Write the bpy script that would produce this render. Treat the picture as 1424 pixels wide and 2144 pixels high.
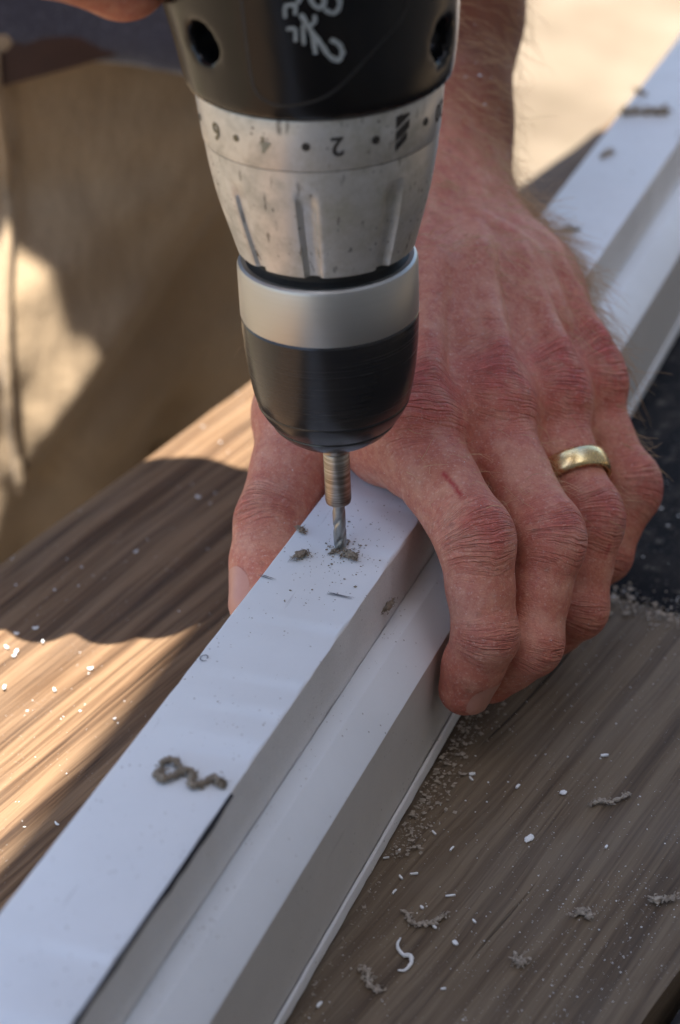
import bpy, bmesh, math, random
import numpy as np
from mathutils import Vector, Matrix, noise as mnoise

random.seed(7); np.random.seed(7)
for o in list(bpy.data.objects): bpy.data.objects.remove(o)
scene = bpy.context.scene
col = scene.collection
R = math.radians

# ------------------------------------------------------------------ camera, sky, sun, exposure
PITCH = 31.0
cam_data = bpy.data.cameras.new('camera')
cam = bpy.data.objects.new('camera', cam_data); col.objects.link(cam)
cam.location = (-0.00012, -0.4583, 0.28559)
cam.rotation_euler = (R(90 - PITCH), 0, 0)
cam_data.sensor_fit = 'VERTICAL'
cam_data.sensor_height = 23.6
cam_data.lens = 4500 / 2144 * 23.6
cam_data.clip_start = 0.02; cam_data.clip_end = 400
cam_data.dof.use_dof = True
cam_data.dof.focus_distance = 0.527
cam_data.dof.aperture_fstop = 7.5
scene.camera = cam

SUN_S = (0.03, 0.36)                     # how far a shadow runs (x, y) for each metre of height
world = bpy.data.worlds.new('World'); scene.world = world; world.use_nodes = True
wn = world.node_tree.nodes; wl = world.node_tree.links
sky = wn.new('ShaderNodeTexSky'); sky.sky_type = 'NISHITA'; sky.sun_disc = False
elev = math.atan2(1, math.hypot(*SUN_S))
sky.sun_elevation = elev; sky.sun_rotation = math.pi
sky.altitude = 200; sky.dust_density = 1.6; sky.ozone_density = 0.9
bg = wn['Background']; bg.inputs['Strength'].default_value = 0.09
wl.new(sky.outputs['Color'], bg.inputs['Color'])
sl = bpy.data.lights.new('sun', 'SUN'); sl.energy = 4.3; sl.angle = R(0.4); sl.color = (1.0, 0.95, 0.87)
sun = bpy.data.objects.new('sun', sl); col.objects.link(sun)
sun.rotation_euler = Vector((SUN_S[0], SUN_S[1], -1)).to_track_quat('-Z', 'Y').to_euler()
sun.location = (0, -1, 3)
scene.view_settings.view_transform = 'Standard'; scene.view_settings.look = 'None'
scene.view_settings.gamma = 1; scene.view_settings.use_curve_mapping = False
scene.view_settings.exposure = 1.93
scene.render.engine = 'CYCLES'
scene.cycles.use_denoising = True
scene.cycles.max_bounces = 8

# ------------------------------------------------------------------ frames of reference (metres; trim top is z = 0)
AT = R(21.2); TD = Vector((math.sin(AT), math.cos(AT), 0)); TN = Vector((math.cos(AT), -math.sin(AT), 0))
AB = R(31.08); BD = Vector((math.sin(AB), math.cos(AB), 0)); BM = Vector((math.cos(AB), -math.sin(AB), 0))
ZB = -0.057                               # bench top
ZG = -0.90                                # ground
def T(n, t, z): return TN * n + TD * t + Vector((0, 0, z))
def B(m, b, z=0.0): return BM * m + BD * b + Vector((0, 0, ZB + z))

# ------------------------------------------------------------------ small helpers
def tag(o, label=None, cat=None, group=None, kind=None):
    if label: o['label'] = label
    if cat: o['category'] = cat
    if group: o['group'] = group
    if kind: o['kind'] = kind
    return o
def empty(name, loc=(0, 0, 0), rot=(0, 0, 0)):
    o = bpy.data.objects.new(name, None); col.objects.link(o)
    o.location = loc; o.rotation_euler = rot; o.empty_display_size = 0.02
    return o
def mesh_obj(name, verts, faces, mat=None, parent=None, smooth=True):
    me = bpy.data.meshes.new(name)
    me.from_pydata([tuple(map(float, v)) for v in verts], [], [tuple(map(int, f)) for f in faces])
    me.update()
    if smooth: me.polygons.foreach_set('use_smooth', [True] * len(me.polygons))
    o = bpy.data.objects.new(name, me); col.objects.link(o)
    if mat: me.materials.append(mat)
    if parent: o.parent = parent
    return o
def np_mesh(name, V, Q, mat=None, parent=None):
    me = bpy.data.meshes.new(name)
    n, q = len(V), len(Q)
    me.vertices.add(n); me.vertices.foreach_set('co', np.asarray(V, np.float32).ravel())
    me.loops.add(q * 4); me.loops.foreach_set('vertex_index', np.asarray(Q, np.int32).ravel())
    me.polygons.add(q)
    me.polygons.foreach_set('loop_start', np.arange(0, q * 4, 4, dtype=np.int32))
    me.polygons.foreach_set('use_smooth', np.ones(q, bool))
    me.update(calc_edges=True); me.validate()
    o = bpy.data.objects.new(name, me); col.objects.link(o)
    if mat: me.materials.append(mat)
    if parent: o.parent = parent
    return o
def bm_obj(name, bm, mat=None, parent=None, smooth=True):
    me = bpy.data.meshes.new(name); bmesh.ops.recalc_face_normals(bm, faces=bm.faces); bm.to_mesh(me); bm.free()
    if smooth: me.polygons.foreach_set('use_smooth', [True] * len(me.polygons))
    o = bpy.data.objects.new(name, me); col.objects.link(o)
    if mat: me.materials.append(mat)
    if parent: o.parent = parent
    return o
def sharpen(o, ang=35):
    me = o.data
    me.set_sharp_from_angle(angle=R(ang))
def HZ(h): return h + min(1, max(0, (h - 45) / 20)) + max(0, h - 65) * .02      # drill heights, stretched a little towards the top
def lathe(name, prof, mat, parent, seg=96, rfun=None, caps=True):
    """prof: list of (radius, height) in mm about the local z axis"""
    V, Fc = [], []
    for r, h in prof:
        for k in range(seg):
            a = 2 * math.pi * k / seg
            rr = r if rfun is None else rfun(r, h, a)
            V.append((rr * math.cos(a) * .001, rr * math.sin(a) * .001, HZ(h) * .001))
    for i in range(len(prof) - 1):
        for k in range(seg):
            k2 = (k + 1) % seg
            Fc.append((i * seg + k, i * seg + k2, (i + 1) * seg + k2, (i + 1) * seg + k))
    if caps:
        Fc.append(tuple(reversed(range(seg))))
        Fc.append(tuple((len(prof) - 1) * seg + k for k in range(seg)))
    o = mesh_obj(name, V, Fc, mat, parent); sharpen(o, 30)
    return o
def tube(name, pts, rad, mat, parent=None, seg=8, jitter=0.0):
    pts = [Vector(p) for p in pts]; V, Fc = [], []
    up = Vector((0, 0, 1))
    for i, p in enumerate(pts):
        d = (pts[min(i + 1, len(pts) - 1)] - pts[max(i - 1, 0)]).normalized()
        s = d.cross(up)
        if s.length < 1e-4: s = d.cross(Vector((1, 0, 0)))
        s.normalize(); u = s.cross(d)
        r = rad[i] if isinstance(rad, (list, tuple)) else rad
        for k in range(seg):
            a = 2 * math.pi * k / seg
            rr = r * (1 + random.uniform(-jitter, jitter))
            V.append(p + (s * math.cos(a) + u * math.sin(a)) * rr)
    for i in range(len(pts) - 1):
        for k in range(seg):
            k2 = (k + 1) % seg
            Fc.append((i * seg + k, i * seg + k2, (i + 1) * seg + k2, (i + 1) * seg + k))
    Fc.append(tuple(reversed(range(seg)))); Fc.append(tuple((len(pts) - 1) * seg + k for k in range(seg)))
    return mesh_obj(name, V, Fc, mat, parent)
def catmull(P, n=8):
    P = [Vector(p) for p in P]; out = []
    for i in range(len(P) - 1):
        p0, p1, p2, p3 = P[max(i - 1, 0)], P[i], P[i + 1], P[min(i + 2, len(P) - 1)]
        for k in range(n):
            t = k / n
            out.append(0.5 * ((2 * p1) + (p2 - p0) * t + (2 * p0 - 5 * p1 + 4 * p2 - p3) * t * t + (-p0 + 3 * p1 - 3 * p2 + p3) * t ** 3))
    out.append(P[-1]); return out

# ------------------------------------------------------------------ node helper
class NT:
    def __init__(s, name):
        s.m = bpy.data.materials.new(name); s.m.use_nodes = True
        s.t = s.m.node_tree; s.b = s.t.nodes['Principled BSDF']; s.out = s.t.nodes['Material Output']
    def n(s, typ, **kw):
        nd = s.t.nodes.new('ShaderNode' + typ)
        for k, v in kw.items():
            if hasattr(nd, k) and not k.startswith('i_'): setattr(nd, k, v)
        return nd
    def set(s, sock, v):
        if hasattr(v, 'is_linked') or hasattr(v, 'links'): s.t.links.new(v, sock)
        else: sock.default_value = v
    def P(s, **kw):
        for k, v in kw.items(): s.set(s.b.inputs[k.replace('_', ' ')], v)
    def coord(s, which='Object'): return s.n('TexCoord').outputs[which]
    def attr(s, name): return s.n('Attribute', attribute_name=name)
    def mapv(s, v, scale=(1, 1, 1), rot=(0, 0, 0), loc=(0, 0, 0)):
        m = s.n('Mapping'); s.set(m.inputs['Vector'], v); m.inputs['Scale'].default_value = scale
        m.inputs['Rotation'].default_value = rot; m.inputs['Location'].default_value = loc
        return m.outputs['Vector']
    def noise(s, v, scale=5, detail=4, rough=.55, dist=0, out='Fac'):
        m = s.n('TexNoise'); s.set(m.inputs['Vector'], v); s.set(m.inputs['Scale'], scale)
        m.inputs['Detail'].default_value = detail; m.inputs['Roughness'].default_value = rough; m.inputs['Distortion'].default_value = dist
        return m.outputs[out]
    def voro(s, v, scale=5, feature='F1', out='Distance', rnd=1.0):
        m = s.n('TexVoronoi'); m.feature = feature; s.set(m.inputs['Vector'], v); m.inputs['Scale'].default_value = scale
        m.inputs['Randomness'].default_value = rnd
        return m.outputs[out]
    def math(s, op, a, b=0.0, c=0.0, clamp=False):
        m = s.n('Math'); m.operation = op; m.use_clamp = clamp
        s.set(m.inputs[0], a); s.set(m.inputs[1], b); s.set(m.inputs[2], c); return m.outputs[0]
    def ramp(s, f, stops, interp='LINEAR'):
        m = s.n('ValToRGB'); s.set(m.inputs[0], f); m.color_ramp.interpolation = interp
        el = m.color_ramp.elements
        while len(el) < len(stops): el.new(0.5)
        for e, (p, c) in zip(el, stops):
            e.position = p; e.color = (*c, 1) if isinstance(c, (tuple, list)) else (c, c, c, 1)
        return m.outputs['Color']
    def mix(s, f, a, b, mode='MIX'):
        m = s.n('MixRGB'); m.blend_type = mode
        s.set(m.inputs[0], f)
        for i, v in ((1, a), (2, b)):
            if isinstance(v, (tuple, list)): m.inputs[i].default_value = (*v[:3], 1)
            else: s.set(m.inputs[i], v)
        return m.outputs[0]
    def sep(s, v):
        m = s.n('SeparateXYZ'); s.set(m.inputs[0], v); return m.outputs
    def comb(s, x, y, z):
        m = s.n('CombineXYZ'); s.set(m.inputs[0], x); s.set(m.inputs[1], y); s.set(m.inputs[2], z); return m.outputs[0]
    def bump(s, h, strength=.3, dist=.001, normal=None):
        m = s.n('Bump'); m.inputs['Strength'].default_value = strength; m.inputs['Distance'].default_value = dist
        s.set(m.inputs['Height'], h)
        if normal is not None: s.set(m.inputs['Normal'], normal)
        return m.outputs[0]
def c3(*v): return (*v, 1)

def plain(name, colr, rough=.5, metal=0.0, spec=.5, vary=.12, scale=300, bump=0.0):
    t = NT(name); v = t.coord()
    f = t.noise(v, scale, 4)
    c = t.mix(f, tuple(x * (1 - vary) for x in colr), tuple(min(1, x * (1 + vary)) for x in colr))
    t.P(Base_Color=c, Metallic=metal, Specular_IOR_Level=spec)
    t.P(Roughness=t.math('ADD', t.math('MULTIPLY', t.noise(v, scale * .3, 3), .2), rough - .1))
    if bump: t.P(Normal=t.bump(t.noise(v, scale * 2, 3), bump, .0003))
    return t.m

# ---- wood
def wood(name, dark, mid, light, grey=.3, black=0.0, seed=0.0, ridge=.5, dust=.5):
    t = NT(name); v = t.coord()
    v0 = t.mapv(v, (1, 1, 1), loc=(seed, seed * .7, 0))
    warp = t.noise(t.mapv(v0, (6, 22, 22)), 1.0, 3, out='Color')
    vv = t.n('VectorMath'); vv.operation = 'MULTIPLY_ADD'
    t.set(vv.inputs[0], warp); vv.inputs[1].default_value = (.006, .009, .009); t.set(vv.inputs[2], v0)
    v1 = vv.outputs[0]
    bands = t.noise(t.mapv(v1, (2.0, 170, 60)), 1.0, 4, .6)          # growth rings cut lengthwise
    fine = t.noise(t.mapv(v1, (16, 900, 500)), 1.0, 4, .65)
    blotch = t.noise(t.mapv(v0, (18, 40, 40)), 1.0, 5, .6)
    f = t.math('ADD', t.math('MULTIPLY', bands, .60), t.math('MULTIPLY', fine, .40))
    c = t.ramp(f, [(.36, dark), (.48, mid), (.58, light), (.70, mid)])
    c = t.mix(t.math('MULTIPLY', t.ramp(blotch, [(.42, 0.0), (.68, 1.0)]), grey), c, (.25, .21, .165))
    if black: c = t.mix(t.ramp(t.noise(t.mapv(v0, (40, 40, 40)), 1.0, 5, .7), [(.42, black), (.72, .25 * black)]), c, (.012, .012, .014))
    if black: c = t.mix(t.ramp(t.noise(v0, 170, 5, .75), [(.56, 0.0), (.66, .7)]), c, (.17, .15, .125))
    crack = t.ramp(t.noise(t.mapv(v1, (5, 260, 60)), 1.0, 2, .5), [(.235, 1.0), (.265, 0.0)])
    c = t.mix(t.math('MULTIPLY', crack, .75), c, (.02, .014, .01))
    d1 = t.ramp(t.voro(v0, 900, out='Distance'), [(.10, 1.0), (.2, 0.0)])
    dm = t.math('MULTIPLY', d1, t.ramp(t.noise(v0, 45, 4, .7), [(.5, 0.0), (.66, 1.0)]))
    c = t.mix(t.math('MULTIPLY', dm, dust), c, (.62, .6, .57))
    t.P(Base_Color=c, Specular_IOR_Level=.12 if black else .3)
    t.P(Roughness=t.math('ADD', t.math('MULTIPLY', fine, .3), .62 if black else .52))
    h = t.math('ADD', t.math('MULTIPLY', bands, ridge), t.math('MULTIPLY', fine, .25))
    h = t.math('SUBTRACT', h, t.math('MULTIPLY', crack, .5))
    t.P(Normal=t.bump(h, .9, .0022))
    return t.m
M = {}
M['wood_brown'] = wood('brown_wood', (.044, .022, .011), (.140, .080, .042), (.245, .150, .082), .12, seed=.3, ridge=.6, dust=.35)
M['wood_grey'] = wood('grey_wood', (.064, .041, .024), (.130, .090, .055), (.200, .147, .093), .24, seed=1.7, ridge=.5, dust=.35)
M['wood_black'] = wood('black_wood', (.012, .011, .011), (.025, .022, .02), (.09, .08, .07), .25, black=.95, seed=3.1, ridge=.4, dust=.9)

# ---- white milled trim
def trim_mat(name, base, grain, dirt):
    t = NT(name); v = t.coord()
    specks = t.ramp(t.voro(v, 420), [(.06, 1.0), (.13, 0.0)])
    sm = t.math('MULTIPLY', specks, t.ramp(t.noise(v, 60, 3, .6), [(.47, 0.0), (.58, 1.0)]))
    big = t.ramp(t.noise(v, 28, 6, .62), [(.35, 0.0), (.75, 1.0)])
    c = t.mix(t.math('MULTIPLY', big, .10 + dirt * .4), base, tuple(x * .72 for x in base))
    c = t.mix(t.math('MULTIPLY', sm, .75), c, (.2, .16, .12))
    scr = t.ramp(t.noise(t.mapv(v, (350, 25, 200), rot=(0, 0, .3)), 1.0, 3), [(.26, 1.0), (.3, 0.0)])
    c = t.mix(t.math('MULTIPLY', scr, .3), c, (.36, .33, .31))
    g = t.noise(v, 2600, 3, .7)
    c = t.mix(t.math('MULTIPLY', t.ramp(g, [(.3, 1.0), (.6, 0.0)]), grain), c, tuple(x * .6 for x in base))
    t.P(Base_Color=c, Specular_IOR_Level=.35)
    t.P(Roughness=t.math('ADD', t.math('MULTIPLY', big, .15), .42 + grain * .3))
    t.P(Normal=t.bump(t.math('ADD', t.math('MULTIPLY', g, .3 + grain), t.noise(v, 90, 3)), .12 + grain * .5, .0003))
    return t.m
M['trim'] = trim_mat('white_trim', (.79, .805, .81), .05, .45)
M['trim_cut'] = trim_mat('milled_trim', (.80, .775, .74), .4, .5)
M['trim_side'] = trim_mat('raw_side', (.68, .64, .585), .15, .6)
M['lip'] = trim_mat('rubbed_lip', (.82, .80, .77), .1, .3)
M['ink'] = plain('black_marker_ink', (.02, .02, .028), .6, vary=.5, scale=900)
M['pencil'] = plain('pencil_graphite', (.16, .16, .17), .5, vary=.4, scale=3000)
M['shaving'] = plain('grey_brown_shaving', (.26, .21, .155), .9, vary=.65, scale=1500, bump=.6)
M['chip_white'] = plain('white_chip', (.82, .81, .78), .6, vary=.06, scale=800)
M['chip_tan'] = plain('tan_shaving', (.38, .32, .25), .85, vary=.35, scale=1500, bump=.4)

# ---- ground
t = NT('pale_sand'); v = t.coord()
c = t.ramp(t.noise(v, 3.0, 6, .65), [(.3, (.115, .085, .055)), (.55, (.20, .155, .106)), (.75, (.25, .205, .15))])
c = t.mix(t.math('MULTIPLY', t.ramp(t.noise(v, 14, 4, .7), [(.55, 0.0), (.72, 1.0)]), .35), c, (.10, .08, .045))
c = t.mix(t.math('MULTIPLY', t.ramp(t.noise(t.mapv(v, loc=(3.3, 1.1, 0)), 1.1, 3), [(.58, 0.0), (.7, 1.0)]), .5), c, (.06, .09, .03))
t.P(Base_Color=c, Roughness=.95, Specular_IOR_Level=.2, Normal=t.bump(t.noise(v, 40, 5, .7), .5, .02)); M['sand'] = t.m

# ------------------------------------------------------------------ ground
gv, gf = [], []
N = 60
ax = [math.copysign(abs(k / N) ** 2.2, k) * 150 for k in range(-N, N + 1)]
for y in ax:
    for x in ax:
        gv.append((x, y + 2, ZG + .03 * mnoise.noise((x * .5, y * .5, 0)) * min(1, max(0, math.hypot(x, y) - 1.2))))
W_ = len(ax)
for j in range(W_ - 1):
    for i in range(W_ - 1):
        gf.append((j * W_ + i, j * W_ + i + 1, (j + 1) * W_ + i + 1, (j + 1) * W_ + i))
tag(mesh_obj('ground', gv, gf, M['sand']), 'pale sunlit sandy ground beyond the bench', kind='structure')

# ------------------------------------------------------------------ workbench
bench = empty('workbench', B(0, .2, ZG - ZB))
bench.rotation_euler = (0, 0, math.pi / 2 - AB)      # local x runs along the boards, local y to the left of them
tag(bench, 'rough weathered plank workbench under the white trim and the gripping hand', 'workbench')
def plank(m0, m1, b0, b1, mat, z1=0.0, th=.038, wobble=.0012, seed=0, name='plank'):
    """board between m0..m1 across and b0..b1 along the bench, top face at z1 above the bench top"""
    L, Wd = b1 - b0, m1 - m0
    nx, ny = max(8, int(L / .012)), max(6, int(Wd / .006))
    V, Fc = [], []
    r = .0035
    for j in range(ny + 1):
        for i in range(nx + 1):
            y = -Wd / 2 + Wd * j / ny; x = -L / 2 + L * i / nx
            dz = wobble * .35 * mnoise.noise((x * 9 + seed, y * 60, seed))
            e = min(j, ny - j) * Wd / ny; e2 = min(i, nx - i) * L / nx
            if e < r: dz -= r * .55 * (1 - e / r) * (1 + .7 * mnoise.noise((x * 120, y, seed)))
            if e2 < .002: dz -= .0016 * (1 + mnoise.noise((y * 200, x, seed)))
            yy = y + (wobble * mnoise.noise((x * 45, seed, 0)) if j in (0, ny) else 0)
            xx = x + (.0022 * mnoise.noise((y * 90, seed, 4)) if i in (0, nx) else 0)
            V.append((xx, yy, dz))
    row = nx + 1; base = len(V)
    for j in range(ny):
        for i in range(nx):
            Fc.append((j * row + i, j * row + i + 1, (j + 1) * row + i + 1, (j + 1) * row + i))
    ring = [i for i in range(row)] + [(j * row + nx) for j in range(1, ny + 1)] + [ny * row + i for i in range(nx - 1, -1, -1)] + [j * row for j in range(ny - 1, 0, -1)]
    for k in ring: V.append((V[k][0], V[k][1], -th))
    for q in range(len(ring)):
        q2 = (q + 1) % len(ring)
        Fc.append((ring[q2], ring[q], base + q, base + q2))
    Fc.append(tuple(base + q for q in range(len(ring))))
    o = mesh_obj(name, V, Fc, mat, bench)
    o.data.set_sharp_from_angle(angle=R(40))
    loc = B((m0 + m1) / 2, (b0 + b1) / 2, z1)
    o.matrix_parent_inverse = Matrix.Identity(4)
    o.location = bench.matrix_basis.inverted() @ loc
    return o
bpy.context.view_layer.update()
plank(-.131, -.030, -.55, .95, M['wood_brown'], seed=1)
plank(-.027, .1125, -.55, .0985, M['wood_grey'], seed=2)
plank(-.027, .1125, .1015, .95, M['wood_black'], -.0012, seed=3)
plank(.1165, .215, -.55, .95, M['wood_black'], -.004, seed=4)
plank(.219, .33, -.55, .95, M['wood_grey'], -.001, seed=5)
def bbox_part(name, m0, m1, b0, b1, z0, z1, mat):
    bm = bmesh.new()
    P = [B(m, b, z) for z in (z0, z1) for (m, b) in ((m0, b0), (m1, b0), (m1, b1), (m0, b1))]
    inv = bench.matrix_basis.inverted()
    vs = [bm.verts.new(inv @ p) for p in P]
    for f in ((0, 1, 2, 3), (4, 5, 6, 7), (0, 1, 5, 4), (1, 2, 6, 5), (2, 3, 7, 6), (3, 0, 4, 7)): bm.faces.new([vs[i] for i in f])
    bmesh.ops.bevel(bm, geom=list(bm.edges), offset=.003, segments=2, affect='EDGES')
    return bm_obj(name, bm, mat, bench, smooth=False)
for b in (-.45, .2, .85): bbox_part('cross_rail', -.115, .315, b - .02, b + .02, -.115, -.0395, M['wood_grey'])
for b in (-.45, .85):
    for m in (-.10, .285): bbox_part('leg', m - .02, m + .02, b + .0215, b + .0915, ZG - ZB, -.0395, M['wood_grey'])

# ------------------------------------------------------------------ white trim moulding
trim = empty('trim_moulding', T(.0065, 0, ZB + .0006)); trim.rotation_euler = (0, 0, -AT)
tag(trim, 'long white stepped trim moulding clamped by a hand on the planks', 'trim')
# profile (n, z) in trim coordinates, going round from the left bottom
T0, T1 = -.62, 1.05
def trim_strip(name, prof, mat, seed, rough=0.0, close=False):
    """sweeps an open profile along the trim; edges get a faint sawn wobble"""
    st = .004; n = int((T1 - T0) / st)
    V, Fc = [], []
    for i in range(n + 1):
        tt = T0 + (T1 - T0) * i / n
        for j, (a, z) in enumerate(prof):
            w = rough * mnoise.noise((tt * 260, j * 3.1 + seed, 0)) + rough * .25 * mnoise.noise((tt * 60, j * 3.1, seed))
            wz = rough * .35 * mnoise.noise((tt * 200, 7 + j, seed))
            V.append((a - .0065 + w, tt, z - (ZB + .0006) + (wz if z > -.05 else 0)))
    k = len(prof)
    for i in range(n):
        for j in range(k - 1 + (1 if close else 0)):
            j2 = (j + 1) % k
            Fc.append((i * k + j, i * k + j2, (i + 1) * k + j2, (i + 1) * k + j))
    Fc.append(tuple(range(k))); Fc.append(tuple(n * k + j for j in reversed(range(k))))
    o = mesh_obj(name, V, Fc, mat, trim); o.data.set_sharp_from_angle(angle=R(28)); return o
# upper strip (the raised bar with the flat top), lower body with its bevel
bar = trim_strip('raised_bar', [(-.0136, -.0564), (-.0136, -.0006), (-.0132, -.0001), (-.0126, 0), (.0132, 0), (.0138, -.0003), (.0140, -.0008), (.0140, -.0564)], M['trim'], 1, .00022, True)
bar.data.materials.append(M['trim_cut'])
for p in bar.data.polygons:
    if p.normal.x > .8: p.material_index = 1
body = trim_strip('stepped_body', [(.0142, -.0562), (.0142, -.0172), (.0146, -.0169), (.0192, -.0169), (.0196, -.0171), (.0263, -.0238), (.0267, -.0244), (.0267, -.0562)], M['trim'], 2, .00005, True)
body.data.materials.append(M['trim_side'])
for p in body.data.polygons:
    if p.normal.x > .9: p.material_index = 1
lip = trim_strip('bottom_lip', [(.0269, -.0560), (.0269, -.0530), (.0273, -.0524), (.0279, -.0528), (.0282, -.0540), (.0282, -.0558)], M['lip'], 3, .0002, True)
# marker line on the wall of the step
V, Fc = [], []
n = 150
for i in range(n + 1):
    tt = -.62 + (-.1005 + .62) * i / n
    w = .0004 + .0007 * mnoise.noise((tt * 130, 0, 2)) + .0006 * mnoise.noise((tt * 420, 3, 2)) + (.0006 if tt > -.135 else 0)
    if i > n - 3: w *= (n - i) / 3
    for zz, nn in ((.00025, .0128), (.00022, .0141), (-.0002, .01462), (-.0004 - max(w, .0002), .01462)):
        V.append((nn - .0065, tt, zz - (ZB + .0006)))
for i in range(n):
    for j in range(1, 3):
        Fc.append((i * 4 + j, i * 4 + j + 1, (i + 1) * 4 + j + 1, (i + 1) * 4 + j))
mesh_obj('marker_line', V, Fc, M['ink'], trim)['label'] = 'black marker line drawn along the step edge'
# pencil ticks on the top face
def pencil_mark(p0, p1, wob=.0004, w=.00010, nline=4):
    V, Fc = [], []
    for q in range(nline):
        off = q * .00028 + random.uniform(-.0001, .0001); sh = random.uniform(-.0008, .0008)
        for i in range(9):
            u = i / 8
            x = p0[0] + (p1[0] - p0[0]) * u + sh; y = p0[1] + (p1[1] - p0[1]) * u + off + wob * .4 * math.sin(u * 4 + q * .7)
            ww = w * (.4 + .6 * math.sin(math.pi * min(1, u + .15)))
            V += [(x - .0065, y - ww, .00035 - (ZB + .0006)), (x - .0065, y + ww, .00035 - (ZB + .0006))]
        b = q * 18
        for i in range(8): Fc.append((b + 2 * i, b + 2 * i + 2, b + 2 * i + 3, b + 2 * i + 1))
    mesh_obj('pencil_mark', V, Fc, M['pencil'], trim)
pencil_mark((.0055, -.0218), (.0118, -.0215)); pencil_mark((-.0133, -.0203), (-.0095, -.0206))
V, Fc = [], []
for i in range(25):
    a = i / 24 * 5.6
    r = .0009
    for s in (-.00012, .00012): V.append((-.0118 - .0065 + (r + s) * math.cos(a) + i * .00001, -.0572 + (r + s) * 1.3 * math.sin(a), .00035 - (ZB + .0006)))
for i in range(24): Fc.append((2 * i, 2 * i + 2, 2 * i + 3, 2 * i + 1))
mesh_obj('pencil_mark', V, Fc, M['pencil'], trim)
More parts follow.
